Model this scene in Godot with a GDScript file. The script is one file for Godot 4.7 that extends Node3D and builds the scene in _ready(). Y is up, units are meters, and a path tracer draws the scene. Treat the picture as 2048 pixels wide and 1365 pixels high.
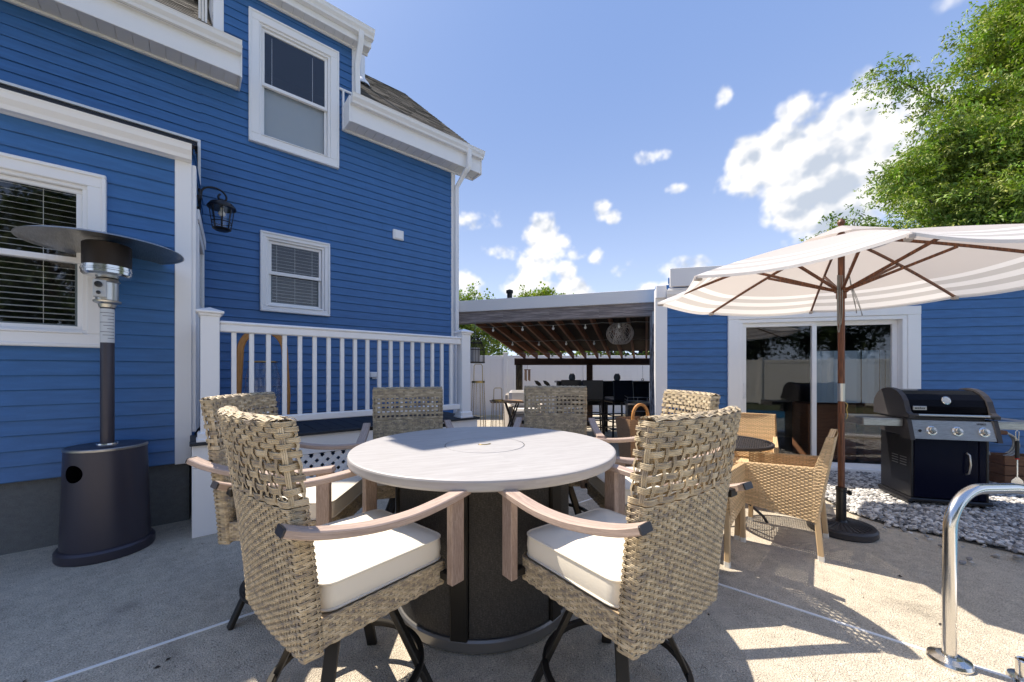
extends Node3D
# A blue house and its patio: fire table with six swivel chairs, bistro set under a parasol, gas grill, pavilion bar.

var M := {}
var T := {}
var taken := {}
var rng := RandomNumberGenerator.new()

# ---------------------------------------------------------------- mesh collector
class MB:
	var v := PackedVector3Array()
	var n := PackedVector3Array()
	var c := PackedColorArray()
	var u := PackedVector2Array()
	var i := PackedInt32Array()
	var col := Color(1, 1, 1)
	var tf := Transform3D.IDENTITY
	func vert(p: Vector3, nn: Vector3, uv := Vector2.ZERO) -> int:
		v.append(tf * p)
		n.append((tf.basis * nn).normalized())
		c.append(col)
		u.append(uv)
		return v.size() - 1
	func tri(a: int, b: int, d: int) -> void:
		i.append(a)
		if (v[b] - v[a]).cross(v[d] - v[a]).dot(n[a] + n[b] + n[d]) < 0.0:
			i.append(b)
			i.append(d)
		else:
			i.append(d)
			i.append(b)
	func quad(a: Vector3, b: Vector3, d: Vector3, e: Vector3) -> void:
		var nn := (b - a).cross(d - a).normalized()
		var l1 := (b - a).length()
		var l2 := (e - a).length()
		var k := vert(a, nn, Vector2(0, 0))
		vert(b, nn, Vector2(l1, 0))
		vert(d, nn, Vector2(l1, l2))
		vert(e, nn, Vector2(0, l2))
		tri(k, k + 1, k + 2)
		tri(k, k + 2, k + 3)
	func tri3(a: Vector3, b: Vector3, d: Vector3) -> void:
		var nn := (b - a).cross(d - a).normalized()
		var k := vert(a, nn)
		vert(b, nn)
		vert(d, nn)
		tri(k, k + 1, k + 2)
	# box with chamfered edges; centre, size, chamfer, optional basis
	func box(ce: Vector3, s: Vector3, ch := 0.0, ba := Basis.IDENTITY) -> void:
		var old := tf
		tf = tf * Transform3D(ba, ce)
		var h := s * 0.5
		ch = minf(ch, minf(h.x, minf(h.y, h.z)) * 0.9)
		for ax in 3:
			for sg in [-1.0, 1.0]:
				var a := Vector3.ZERO
				a[ax] = sg
				var b := Vector3.ZERO
				b[(ax + 1) % 3] = 1.0
				var d := a.cross(b)
				var hb: float = absf(h.dot(b.abs())) - ch
				var hd: float = absf(h.dot(d.abs())) - ch
				var o: Vector3 = a * h[ax]
				quad(o - b * hb - d * hd, o + b * hb - d * hd, o + b * hb + d * hd, o - b * hb + d * hd)
		if ch > 0.0:
			for ax in 3:
				var a1 := (ax + 1) % 3
				var a2 := (ax + 2) % 3
				for s1 in [-1.0, 1.0]:
					for s2 in [-1.0, 1.0]:
						var p := Vector3.ZERO
						p[a1] = s1 * h[a1]
						p[a2] = s2 * (h[a2] - ch)
						var q := Vector3.ZERO
						q[a1] = s1 * (h[a1] - ch)
						q[a2] = s2 * h[a2]
						var e := Vector3.ZERO
						e[ax] = h[ax] - ch
						if s1 * s2 > 0:
							quad(p - e, q - e, q + e, p + e)
						else:
							quad(q - e, p - e, p + e, q + e)
			for sx in [-1.0, 1.0]:
				for sy in [-1.0, 1.0]:
					for sz in [-1.0, 1.0]:
						var p1 := Vector3(sx * h.x, sy * (h.y - ch), sz * (h.z - ch))
						var p2 := Vector3(sx * (h.x - ch), sy * h.y, sz * (h.z - ch))
						var p3 := Vector3(sx * (h.x - ch), sy * (h.y - ch), sz * h.z)
						if sx * sy * sz > 0:
							tri3(p1, p2, p3)
						else:
							tri3(p1, p3, p2)
		tf = old
	# box between two corners
	func span(a: Vector3, b: Vector3, ch := 0.0) -> void:
		box((a + b) * 0.5, (b - a).abs(), ch)
	# profile of (radius, height) turned round the y axis
	func lathe(pr: Array, seg := 32, at := Vector3.ZERO, ba := Basis.IDENTITY, arc := TAU) -> void:
		var old := tf
		tf = tf * Transform3D(ba, at)
		for k in pr.size() - 1:
			var a: Vector2 = pr[k]
			var b: Vector2 = pr[k + 1]
			var d := b - a
			var nr := Vector2(d.y, -d.x).normalized()
			var st := v.size()
			for j in seg + 1:
				var t := arc * j / seg
				var cs := cos(t)
				var sn := sin(t)
				var nn := Vector3(nr.x * cs, nr.y, nr.x * sn)
				vert(Vector3(a.x * cs, a.y, a.x * sn), nn, Vector2(float(j) / seg, a.y))
				vert(Vector3(b.x * cs, b.y, b.x * sn), nn, Vector2(float(j) / seg, b.y))
			for j in seg:
				var q := st + j * 2
				tri(q, q + 1, q + 3)
				tri(q, q + 3, q + 2)
		tf = old
	# section (list of Vector2, counter-clockwise) carried along a path
	func sweep(path: Array, sec: Array, closed := false, up := Vector3.UP, smooth := true, sc: Array = []) -> void:
		var m := path.size()
		var ns := sec.size()
		var ln := 0.0
		var st := v.size()
		var rs := ns if smooth else ns * 2
		var sides := []
		for k in m + (1 if closed else 0):
			var p: Vector3 = path[k % m]
			var pa: Vector3 = path[(k - 1 + m) % m] if (closed or k > 0) else p
			var pb: Vector3 = path[(k + 1) % m] if (closed or k < m - 1) else p
			var t := (pb - pa).normalized()
			var sd := t.cross(up)
			if sd.length() < 0.01:
				sd = t.cross(Vector3.RIGHT)
			sd = sd.normalized()
			var uu := sd.cross(t).normalized()
			if k > 0:
				ln += (p - path[(k - 1) % m]).length()
			var f: float = sc[k % m] if sc.size() else 1.0
			sides.append([sd, uu])
			for q in rs:
				var w: Vector2
				var w2: Vector2
				if smooth:
					w = sec[q]
					w2 = (Vector2(sec[(q + 1) % ns]) - Vector2(sec[(q - 1 + ns) % ns])).orthogonal()
				else:
					var e0: Vector2 = sec[q / 2]
					var e1: Vector2 = sec[(q / 2 + 1) % ns]
					w = e0 if q % 2 == 0 else e1
					w2 = (e1 - e0).orthogonal()
				vert(p + (sd * w.x + uu * w.y) * f, (sd * w2.x + uu * w2.y).normalized(), Vector2(ln, float(q) / rs))
		var rows := m if closed else m - 1
		for k in rows:
			var a := st + k * rs
			var b := a + rs
			if smooth:
				for q in ns:
					var q2 := (q + 1) % ns
					tri(a + q, b + q2, a + q2)
					tri(a + q, b + q, b + q2)
			else:
				for q in ns:
					tri(a + q * 2, b + q * 2 + 1, a + q * 2 + 1)
					tri(a + q * 2, b + q * 2, b + q * 2 + 1)
		if not closed:
			for en in 2:
				var k := 0 if en == 0 else m - 1
				var p: Vector3 = path[k]
				var sd: Vector3 = sides[k][0]
				var uu: Vector3 = sides[k][1]
				var f: float = sc[k] if sc.size() else 1.0
				var nn := sd.cross(uu) * (1.0 if en == 0 else -1.0)
				var s0 := v.size()
				for q in ns:
					var w: Vector2 = sec[q]
					vert(p + (sd * w.x + uu * w.y) * f, nn, w)
				for q in range(1, ns - 1):
					if en == 1:
						tri(s0, s0 + q + 1, s0 + q)
					else:
						tri(s0, s0 + q, s0 + q + 1)
	func tube(path: Array, r: float, seg := 8, closed := false, up := Vector3.UP, sc: Array = []) -> void:
		var sec := []
		for k in seg:
			var t := TAU * k / seg
			sec.append(Vector2(cos(t), sin(t)) * r)
		sweep(path, sec, closed, up, true, sc)
	func bar(path: Array, w: float, h: float, closed := false, up := Vector3.UP) -> void:
		var a := w * 0.5
		var b := h * 0.5
		var e := minf(a, b) * 0.3
		sweep(path, [Vector2(-a + e, -b), Vector2(a - e, -b), Vector2(a, -b + e), Vector2(a, b - e), Vector2(a - e, b), Vector2(-a + e, b), Vector2(-a, b - e), Vector2(-a, -b + e)], closed, up, false)
	# flat outline in x-y given depth along z
	func plate(pts: PackedVector2Array, z0: float, z1: float) -> void:
		var p := pts
		var area := 0.0
		for k in p.size():
			area += p[k].cross(p[(k + 1) % p.size()])
		if area < 0:
			p = p.duplicate()
			p.reverse()
		var ix := Geometry2D.triangulate_polygon(p)
		for sd in 2:
			var z := z1 if sd == 0 else z0
			var s0 := v.size()
			for q in p:
				vert(Vector3(q.x, q.y, z), Vector3(0, 0, 1 if sd == 0 else -1), q)
			for k in range(0, ix.size(), 3):
				var a := ix[k]
				var b := ix[k + 1]
				var d := ix[k + 2]
				var ccw := (p[b] - p[a]).cross(p[d] - p[a]) > 0
				if ccw == (sd == 0):
					tri(s0 + a, s0 + b, s0 + d)
				else:
					tri(s0 + a, s0 + d, s0 + b)
		for k in p.size():
			var a := p[k]
			var b := p[(k + 1) % p.size()]
			quad(Vector3(a.x, a.y, z0), Vector3(b.x, b.y, z0), Vector3(b.x, b.y, z1), Vector3(a.x, a.y, z1))
	# thin raised strip used for woven strands
	func ribbon(ps: PackedVector3Array, ns: PackedVector3Array, wd: PackedVector3Array, hw: float, bulge: float, cs: PackedColorArray) -> void:
		var st := v.size()
		for k in ps.size():
			col = cs[k]
			var w := wd[k]
			var nn := ns[k]
			vert(ps[k] - w * hw, nn * 0.55 - w * 0.83)
			vert(ps[k] + nn * bulge, nn)
			vert(ps[k] + w * hw, nn * 0.55 + w * 0.83)
		for k in ps.size() - 1:
			var a := st + k * 3
			for q in 2:
				tri(a + q, a + q + 1, a + q + 4)
				tri(a + q, a + q + 4, a + q + 3)
		col = Color(1, 1, 1)
	func mesh() -> ArrayMesh:
		var arr := []
		arr.resize(Mesh.ARRAY_MAX)
		arr[Mesh.ARRAY_VERTEX] = v
		arr[Mesh.ARRAY_NORMAL] = n
		arr[Mesh.ARRAY_COLOR] = c
		arr[Mesh.ARRAY_TEX_UV] = u
		arr[Mesh.ARRAY_INDEX] = i
		var am := ArrayMesh.new()
		am.add_surface_from_arrays(Mesh.PRIMITIVE_TRIANGLES, arr)
		return am

# ---------------------------------------------------------------- scene helpers
func numbered(called: String) -> String:
	if not taken.has(called):
		taken[called] = 0
		return called
	taken[called] += 1
	return "%s_%03d" % [called, taken[called]]

func obj(called: String, what, m: Material, parent: Node = null, at := Transform3D.IDENTITY) -> MeshInstance3D:
	var o := MeshInstance3D.new()
	o.mesh = what.mesh() if what is MB else what
	o.material_override = m
	o.transform = at
	if parent == null:
		o.name = numbered(called)
		add_child(o)
	else:
		o.name = called
		parent.add_child(o, true)
	return o

func thing(called: String, label: String, category: String, at := Vector3.ZERO, turn := 0.0, group := "") -> Node3D:
	var o := Node3D.new()
	o.name = numbered(called)
	add_child(o)
	o.position = at
	o.rotation.y = turn
	tag(o, label, category, group)
	return o

func part(called: String, parent: Node, at := Transform3D.IDENTITY) -> Node3D:
	var o := Node3D.new()
	o.name = called
	parent.add_child(o, true)
	o.transform = at
	return o

func tag(o: Node, label: String, category: String, group := "") -> Node:
	o.set_meta("label", label)
	o.set_meta("category", category)
	if group != "":
		o.set_meta("group", group)
	return o

func struct(called: String, what, m: Material) -> MeshInstance3D:
	var o := obj(called, what, m)
	o.set_meta("kind", "structure")
	return o

func copy(o: Node3D, label: String, at: Vector3, turn: float) -> Node3D:
	var c: Node3D = o.duplicate()
	c.name = numbered(String(o.name))
	add_child(c)
	c.position = at
	c.rotation.y = turn
	c.set_meta("label", label)
	return c

func at(p: Vector3, ba := Basis.IDENTITY) -> Transform3D:
	return Transform3D(ba, p)

func yaw(a: float) -> Basis:
	return Basis(Vector3.UP, a)

func lin(r: float, g: float, b: float) -> Color:
	return Color(r, g, b).linear_to_srgb()

# ---------------------------------------------------------------- materials
func mat(key: String, color: Color, rough := 0.6, metal := 0.0, opts := {}) -> StandardMaterial3D:
	var m := StandardMaterial3D.new()
	m.resource_name = key
	m.albedo_color = color
	m.roughness = rough
	m.metallic = metal
	for k in opts:
		m.set(k, opts[k])
	M[key] = m
	return m

func noise(seed_: int, freq: float, oct := 4, kind := FastNoiseLite.TYPE_SIMPLEX_SMOOTH) -> FastNoiseLite:
	var f := FastNoiseLite.new()
	f.seed = seed_
	f.frequency = freq
	f.noise_type = kind
	f.fractal_octaves = oct
	return f

# grey texture from a function of (x, y) in 0..1, stretched between two tones
func tone_tex(sz: int, fn: Callable, lo: Color, hi: Color) -> ImageTexture:
	var im := Image.create(sz, sz, false, Image.FORMAT_RGB8)
	for y in sz:
		for x in sz:
			im.set_pixel(x, y, lo.lerp(hi, clampf(fn.call(x, y), 0, 1)))
	return ImageTexture.create_from_image(im)

func bump_tex(sz: int, seed_: int, freq: float, strength: float, oct := 3) -> ImageTexture:
	var im := noise(seed_, freq, oct).get_seamless_image(sz, sz)
	im.convert(Image.FORMAT_RGBA8)
	im.bump_map_to_normal_map(strength)
	return ImageTexture.create_from_image(im)

func make_materials() -> void:
	# concrete with a fine sand-and-stone speckle
	var sz := 1024
	var n1 := noise(1, 0.22, 3).get_seamless_image(sz, sz)
	var n2 := noise(2, 0.02, 4).get_seamless_image(sz, sz)
	var n3 := noise(3, 0.45, 1, FastNoiseLite.TYPE_VALUE).get_seamless_image(sz, sz)
	var im := Image.create(sz, sz, false, Image.FORMAT_RGB8)
	var d1 := n1.get_data()
	var d2 := n2.get_data()
	var d3 := n3.get_data()
	var out := PackedByteArray()
	out.resize(sz * sz * 3)
	for k in sz * sz:
		var g := d1[k] / 255.0
		var b := d2[k] / 255.0
		var s := d3[k] / 255.0
		var w := 0.80 + (g - 0.5) * 0.34 + (b - 0.5) * 0.12
		if s > 0.80:
			w += (s - 0.80) * 1.1
		elif s < 0.2:
			w -= (0.2 - s) * 1.6
		w = clampf(w, 0.1, 1.0) * 255.0
		out[k * 3] = int(w)
		out[k * 3 + 1] = int(w * 0.985)
		out[k * 3 + 2] = int(w * 0.955)
	im.set_data(sz, sz, false, Image.FORMAT_RGB8, out)
	T.concrete = ImageTexture.create_from_image(im)
	T.concrete_n = bump_tex(1024, 5, 0.25, 4.0, 3)
	var gn := noise(11, 1.0, 3)
	T.grain = tone_tex(256, func(x, y): return 0.5 + 0.45 * gn.get_noise_2d(x * 0.012, y * 0.17) + 0.25 * gn.get_noise_2d(x * 0.05 + 50, y * 0.6), Color(0.74, 0.72, 0.71), Color(1, 1, 1))
	T.grain_y = tone_tex(256, func(x, y): return 0.5 + 0.45 * gn.get_noise_2d(y * 0.012, x * 0.17) + 0.25 * gn.get_noise_2d(y * 0.05 + 50, x * 0.6), Color(0.70, 0.67, 0.66), Color(1, 1, 1))
	T.grain_n = bump_tex(256, 12, 0.05, 1.0)
	T.weather = tone_tex(256, func(x, y): return 0.5 + 0.5 * gn.get_noise_2d(x * 0.004, y * 0.16) + 0.35 * gn.get_noise_2d(x * 0.012 + 90, y * 0.6), Color(0.45, 0.43, 0.43), Color(1, 1, 1))
	T.weather_y = tone_tex(256, func(x, y): return 0.5 + 0.6 * gn.get_noise_2d(y * 0.012, x * 0.1) + 0.35 * gn.get_noise_2d(y * 0.03 + 90, x * 0.5), Color(0.35, 0.34, 0.36), Color(1, 1, 1))
	T.sling = tone_tex(256, func(x, y): return 0.28 + 0.5 * maxf(0, gn.get_noise_2d(x * 0.9, y * 0.02)) + 0.5 * maxf(0, gn.get_noise_2d(x * 0.02 + 7, y * 0.9)), Color(0.1, 0.1, 0.1), Color(1, 1, 1))
	T.mottle = tone_tex(256, func(x, y): return 0.55 + 0.5 * gn.get_noise_2d(x * 0.02, y * 0.02) + 0.15 * gn.get_noise_2d(x * 0.2, y * 0.2), Color(0.8, 0.8, 0.8), Color(1, 1, 1))
	T.faint = tone_tex(256, func(x, y): return 0.6 + 0.4 * gn.get_noise_2d(x * 0.012, y * 0.12) + 0.25 * gn.get_noise_2d(x * 0.05 + 50, y * 0.5), Color(0.86, 0.85, 0.845), Color(1, 1, 1))
	T.fine_n = bump_tex(512, 21, 0.3, 2.0)
	T.soft_n = bump_tex(512, 22, 0.02, 6.0)
	T.weave_n = bump_tex(256, 23, 0.45, 1.5, 1)
	var tri := {"uv1_triplanar": true}
	var wtri := {"uv1_triplanar": true, "uv1_world_triplanar": true}
	mat("concrete", lin(0.87, 0.795, 0.68), 0.92, 0, {"vertex_color_use_as_albedo": true, "albedo_texture": T.concrete, "normal_enabled": true, "normal_texture": T.concrete_n, "normal_scale": 1.0, "uv1_scale": Vector3(0.47, 0.47, 0.47)})
	mat("earth", lin(0.07, 0.09, 0.035), 0.95, 0, {"uv1_triplanar": true, "uv1_world_triplanar": true, "albedo_texture": T.mottle})
	mat("joint", lin(0.86, 0.86, 0.85), 0.6)
	mat("foundation", lin(0.23, 0.25, 0.27), 0.9, 0, {"uv1_triplanar": true, "uv1_world_triplanar": true, "albedo_texture": T.concrete, "normal_enabled": true, "normal_texture": T.concrete_n, "normal_scale": 0.6})
	mat("siding", lin(0.052, 0.180, 0.44), 0.44, 0, {"uv1_triplanar": true, "uv1_world_triplanar": true, "uv1_scale": Vector3(0.7, 3.5, 0.7), "albedo_texture": T.mottle, "normal_enabled": true, "normal_texture": T.soft_n, "normal_scale": 0.10})
	mat("sheathing", lin(0.050, 0.188, 0.475), 0.6)
	mat("trim", lin(0.90, 0.89, 0.88), 0.42)
	mat("vinyl", lin(0.90, 0.89, 0.88), 0.38)
	mat("soffit", lin(0.86, 0.84, 0.80), 0.5)
	mat("shingle", lin(1, 1, 1), 0.95, 0, {"vertex_color_use_as_albedo": true, "uv1_triplanar": true, "uv1_scale": Vector3(3, 3, 3), "albedo_texture": T.concrete, "normal_enabled": true, "normal_texture": T.concrete_n})
	mat("window_glass", Color(0.03, 0.05, 0.06, 0.06), 0.02, 0, {"transparency": BaseMaterial3D.TRANSPARENCY_ALPHA, "metallic_specular": 1.0})
	mat("glass", Color(0.05, 0.07, 0.07, 0.06), 0.02, 0, {"transparency": BaseMaterial3D.TRANSPARENCY_ALPHA})
	mat("dark_glass", Color(0.10, 0.13, 0.14, 0.42), 0.02, 0, {"transparency": BaseMaterial3D.TRANSPARENCY_ALPHA})
	mat("screen", lin(0.13, 0.16, 0.17), 0.7)
	mat("room", lin(0.035, 0.035, 0.035), 0.9)  # near-black: the dimness indoors is put into the colour
	mat("slat", lin(0.78, 0.78, 0.74), 0.6)
	mat("pale_reflection", lin(0.42, 0.46, 0.47), 0.8)  # pale tone standing in for what a pane would reflect
	mat("curtain", lin(0.22, 0.30, 0.36), 0.9)
	mat("decking", lin(0.030, 0.034, 0.042), 0.6, 0, {"uv1_triplanar": true, "albedo_texture": T.grain, "uv1_scale": Vector3(1.5, 1.5, 1.5), "normal_enabled": true, "normal_texture": T.grain_n, "normal_scale": 0.4})
	mat("black_iron", lin(0.012, 0.012, 0.014), 0.4, 0.3)
	mat("black_paint", lin(0.008, 0.008, 0.010), 0.32)
	mat("heater_paint", lin(0.05, 0.046, 0.062), 0.33, 0.25, {"normal_enabled": true, "normal_texture": T.fine_n, "normal_scale": 0.12, "uv1_triplanar": true, "uv1_scale": Vector3(6, 6, 6)})
	mat("steel", lin(0.58, 0.56, 0.52), 0.32, 1.0)
	mat("brushed", lin(0.55, 0.56, 0.56), 0.34, 1.0, {"uv1_triplanar": true, "albedo_texture": T.grain, "uv1_scale": Vector3(3, 3, 3)})
	mat("chrome", lin(0.74, 0.72, 0.68), 0.20, 1.0)
	mat("gauze", lin(0.045, 0.036, 0.032), 0.45, 0.6, {"normal_enabled": true, "normal_texture": T.fine_n, "normal_scale": 0.6, "uv1_triplanar": true, "uv1_scale": Vector3(8, 8, 8)})
	mat("sticker", lin(0.62, 0.64, 0.65), 0.5)
	mat("ink", lin(0.05, 0.05, 0.06), 0.6)
	mat("wicker", Color(1, 1, 1), 0.58, 0, {"vertex_color_use_as_albedo": true})
	mat("wicker_core", lin(0.40, 0.31, 0.20), 0.9)
	mat("arm_wood", lin(0.60, 0.465, 0.385), 0.5, 0, {"albedo_texture": T.grain, "uv1_scale": Vector3(1.6, 1.6, 1), "normal_enabled": true, "normal_texture": T.grain_n, "normal_scale": 0.5})
	mat("post_wood", lin(0.52, 0.40, 0.33), 0.5, 0, {"uv1_triplanar": true, "albedo_texture": T.grain_y, "uv1_scale": Vector3(4, 4, 4)})
	mat("cushion", lin(0.82, 0.76, 0.64), 0.9, 0, {"uv1_triplanar": true, "normal_enabled": true, "normal_texture": T.weave_n, "normal_scale": 0.35, "uv1_scale": Vector3(7, 7, 7), "rim_enabled": true, "rim": 0.2})
	mat("bronze", lin(0.030, 0.027, 0.023), 0.42, 0.5)
	mat("tabletop", lin(0.47, 0.46, 0.455), 0.48, 0, {"uv1_triplanar": true, "albedo_texture": T.faint, "uv1_scale": Vector3(0.9, 0.9, 0.9)})
	mat("sling", lin(0.24, 0.215, 0.19), 0.7, 0, {"albedo_texture": T.sling, "uv1_scale": Vector3(5, 3, 1)})
	mat("teak", lin(0.34, 0.125, 0.05), 0.5, 0, {"uv1_triplanar": true, "albedo_texture": T.weather_y, "uv1_scale": Vector3(3, 1, 3)})
	mat("canopy", Color(1, 1, 1), 0.85, 0, {"vertex_color_use_as_albedo": true, "backlight_enabled": true, "backlight": Color(0.92, 0.90, 0.87), "cull_mode": BaseMaterial3D.CULL_DISABLED, "uv1_triplanar": true, "uv1_scale": Vector3(12, 12, 12), "normal_enabled": true, "normal_texture": T.weave_n, "normal_scale": 0.2})
	mat("rope", lin(0.25, 0.25, 0.24), 0.9)
	mat("beam", lin(0.50, 0.44, 0.41), 0.85, 0, {"uv1_triplanar": true, "albedo_texture": T.weather, "uv1_scale": Vector3(1.2, 1.2, 1.2), "normal_enabled": true, "normal_texture": T.grain_n})
	mat("beam_post", lin(0.52, 0.50, 0.49), 0.85, 0, {"uv1_triplanar": true, "albedo_texture": T.weather_y, "uv1_scale": Vector3(1.2, 1.2, 1.2)})
	mat("brown_wood", lin(0.060, 0.024, 0.012), 0.7, 0, {"uv1_triplanar": true, "albedo_texture": T.weather, "uv1_scale": Vector3(1, 1, 1)})
	mat("roof_board", lin(0.022, 0.012, 0.009), 0.8)
	mat("rafter_wood", lin(0.23, 0.095, 0.045), 0.7, 0, {"uv1_triplanar": true, "albedo_texture": T.grain})
	mat("green_wood", lin(0.12, 0.10, 0.055), 0.8, 0, {"uv1_triplanar": true, "albedo_texture": T.weather_y})
	mat("grey_panel", lin(0.76, 0.75, 0.74), 0.55)
	mat("fence", lin(0.91, 0.89, 0.85), 0.5)
	mat("rattan", lin(0.50, 0.45, 0.40), 0.7)
	mat("dark_rattan", lin(0.06, 0.045, 0.03), 0.7)
	mat("oak", lin(0.66, 0.31, 0.085), 0.5, 0, {"albedo_texture": T.grain, "uv1_scale": Vector3(2, 2, 1)})
	mat("tan_wood", lin(0.42, 0.25, 0.13), 0.6, 0, {"uv1_triplanar": true, "albedo_texture": T.grain, "uv1_scale": Vector3(2, 2, 2)})
	mat("brass", lin(0.50, 0.36, 0.14), 0.3, 1.0)
	mat("white_wax", lin(0.8, 0.78, 0.72), 0.5)
	mat("bulb", lin(0.85, 0.83, 0.75), 0.2)
	mat("leaf", Color(1, 1, 1), 0.55, 0, {"vertex_color_use_as_albedo": true, "backlight_enabled": true, "backlight": Color(0.62, 0.74, 0.20), "cull_mode": BaseMaterial3D.CULL_DISABLED})
	mat("bark", lin(0.09, 0.07, 0.055), 0.95, 0, {"uv1_triplanar": true, "albedo_texture": T.weather_y, "uv1_scale": Vector3(2, 0.5, 2)})
	mat("pebble", Color(1, 1, 1), 0.75, 0, {"vertex_color_use_as_albedo": true})
	mat("gravel_bed", lin(0.13, 0.13, 0.13), 1.0, 0, {"uv1_triplanar": true, "uv1_world_triplanar": true, "albedo_texture": T.concrete})
	mat("enamel", lin(0.004, 0.004, 0.006), 0.12, 0, {"metallic_specular": 0.22})
	mat("blue_enamel", lin(0.004, 0.005, 0.016), 0.2, 0, {"metallic_specular": 0.2})
	mat("ring_metal", lin(0.20, 0.195, 0.19), 0.38, 0.6)
	mat("cast", lin(0.045, 0.042, 0.045), 0.45, 0.2)
	mat("water", Color(0.25, 0.55, 0.62, 0.35), 0.03, 0, {"transparency": BaseMaterial3D.TRANSPARENCY_ALPHA})
	mat("pool_liner", lin(0.05, 0.22, 0.42), 0.5)
	mat("red_plastic", lin(0.5, 0.03, 0.02), 0.4)
	mat("white_cloth", lin(0.72, 0.70, 0.68), 0.9)
	mat("hose", lin(0.45, 0.42, 0.36), 0.5)
	mat("crate", lin(0.20, 0.09, 0.04), 0.7, 0, {"uv1_triplanar": true, "albedo_texture": T.grain})

# ---------------------------------------------------------------- light, sky, camera
func make_sky() -> PanoramaSkyMaterial:
	var w := 2560
	var h := 1280
	var im := Image.create(w, h, false, Image.FORMAT_RGBF)
	var rows := []
	for y in h:
		var e := 90.0 - 180.0 * (y + 0.5) / h
		var c: Color
		if e < 0:
			c = Color(0.30, 0.30, 0.27)
		else:
			var t := pow(1.0 - sin(deg_to_rad(e)), 3.6)
			c = Color(0.110, 0.174, 0.340).lerp(Color(0.46, 0.54, 0.66), t)
		rows.append(c)
		im.fill_rect(Rect2i(0, y, w, 1), c)
	# clouds: azimuth, elevation, half-widths in degrees, weight
	var blobs := [
		[37.5, 24.0, 9.2, 4.8, 1.0], [41.5, 26.0, 6.0, 4.0, 1.0], [33.0, 25.5, 4.4, 2.8, 0.95], [38.5, 20.0, 6.0, 5.2, 1.0], [45.0, 21.0, 4.2, 5.0, 0.9], [40.5, 16.5, 3.6, 4.0, 0.8], [36.5, 29.0, 2.2, 1.5, 0.8], [42.5, 29.6, 1.6, 1.1, 0.6], [47.0, 25.5, 2.5, 2.0, 0.7],
		[4.6, 19.6, 3.2, 3.0, 1.0], [3.8, 15.5, 3.2, 3.6, 1.0], [6.6, 18.2, 2.4, 2.0, 0.8], [2.4, 12.6, 4.6, 2.4, 1.0], [8.5, 12.0, 4.6, 2.0, 0.9], [8.0, 14.2, 1.8, 2.0, 0.7],
		[13.4, 22.6, 1.4, 1.5, 0.62], [15.0, 21.4, 1.2, 1.0, 0.6], [23.6, 23.6, 1.9, 0.7, 0.5], [20.0, 27.8, 2.4, 0.9, 0.36], [29.0, 32.4, 1.0, 1.1, 0.42], [12.4, 16.4, 1.3, 1.4, 0.5], [-6.0, 21.5, 3.5, 1.6, 0.30], [-9.0, 12.0, 5.0, 3.0, 0.45], [20.0, 11.5, 3.4, 1.0, 0.5], [24.5, 14.0, 4.0, 1.2, 0.42], [16.0, 14.5, 2.4, 1.0, 0.42], [52.0, 33.0, 3.6, 1.2, 0.34], [-1.0, 17.4, 3.0, 1.0, 0.3], [9.5, 17.0, 2.2, 1.0, 0.34]]
	var r := RandomNumberGenerator.new()
	r.seed = 77
	for k in 26:   # the same weather all round
		var az := 70.0 + 230.0 * k / 25.0
		var el := r.randf_range(10, 30)
		var s := r.randf_range(3.0, 7.5)
		blobs.append([az, el, s, s * 0.55, r.randf_range(0.6, 1.0)])
		blobs.append([az + r.randf_range(-5, 5), el + r.randf_range(-2, 2.5), s * 0.7, s * 0.5, r.randf_range(0.6, 1.0)])
	var f1 := noise(31, 0.20, 5)
	var f2 := noise(32, 0.055, 3)
	var f3 := noise(33, 0.9, 3)
	var x_of := func(az): return int(az / 360.0 * w)
	var done := {}
	var dens := {}
	for b in blobs:
		var pad := 1.55
		var x0: int = x_of.call(b[0] - b[2] * pad / cos(deg_to_rad(b[1])) * 1.0)
		var x1: int = x_of.call(b[0] + b[2] * pad / cos(deg_to_rad(b[1])) * 1.0)
		var y0 := int((90 - b[1] - b[3] * pad) / 180 * h)
		var y1 := int((90 - b[1] + b[3] * pad) / 180 * h)
		for y in range(y0, y1):
			var e := 90.0 - 180.0 * (y + 0.5) / h
			for x in range(x0, x1):
				var az := (x + 0.5) / w * 360.0
				var dx: float = (az - b[0]) / b[2]
				var dy: float = (e - b[1]) / b[3]
				var d: float = (1.0 - (dx * dx + dy * dy)) * b[4]
				if d > -1.2:
					var key := y * 10000 + ((x + w) % w)
					var o: float = dens.get(key, -9.0)
					if d > o:
						dens[key] = d if o < -2 else d + 0.25 * maxf(0, o)
					elif o < 1.3 and d > 0:
						dens[key] = o + 0.25 * d
	for key in dens:
		var y: int = key / 10000
		var x: int = key % 10000
		var az := wrapf((x + 0.5) / w * 360.0, -180, 180)
		var e := 90.0 - 180.0 * (y + 0.5) / h
		var q1 := f1.get_noise_2d(az, e * 1.15)
		var d: float = minf(1.25, dens[key] * 1.25) + 0.05 + q1 * 0.85 + f2.get_noise_2d(az + 40, e * 1.5) * 0.2 + f3.get_noise_2d(az, e * 1.2) * 0.22
		var a := smoothstep(0.0, 0.95, d)
		if a <= 0.0:
			continue
		var lit := clampf(0.78 + (q1 - f1.get_noise_2d(az - 0.6, e * 1.15 + 0.9)) * 1.5 - maxf(0, d - 0.85) * 0.45 + f2.get_noise_2d(az * 1.6, e * 1.6 + 9) * 0.9, 0, 1)
		var cc := Color(0.265, 0.295, 0.345).lerp(Color(0.52, 0.51, 0.50), lit)
		im.set_pixel(x, y, Color(rows[y]).lerp(cc, a))
	# the brighter air round the sun
	var to_sun := Vector3(-0.57, 1.0, -0.40).normalized()
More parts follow.
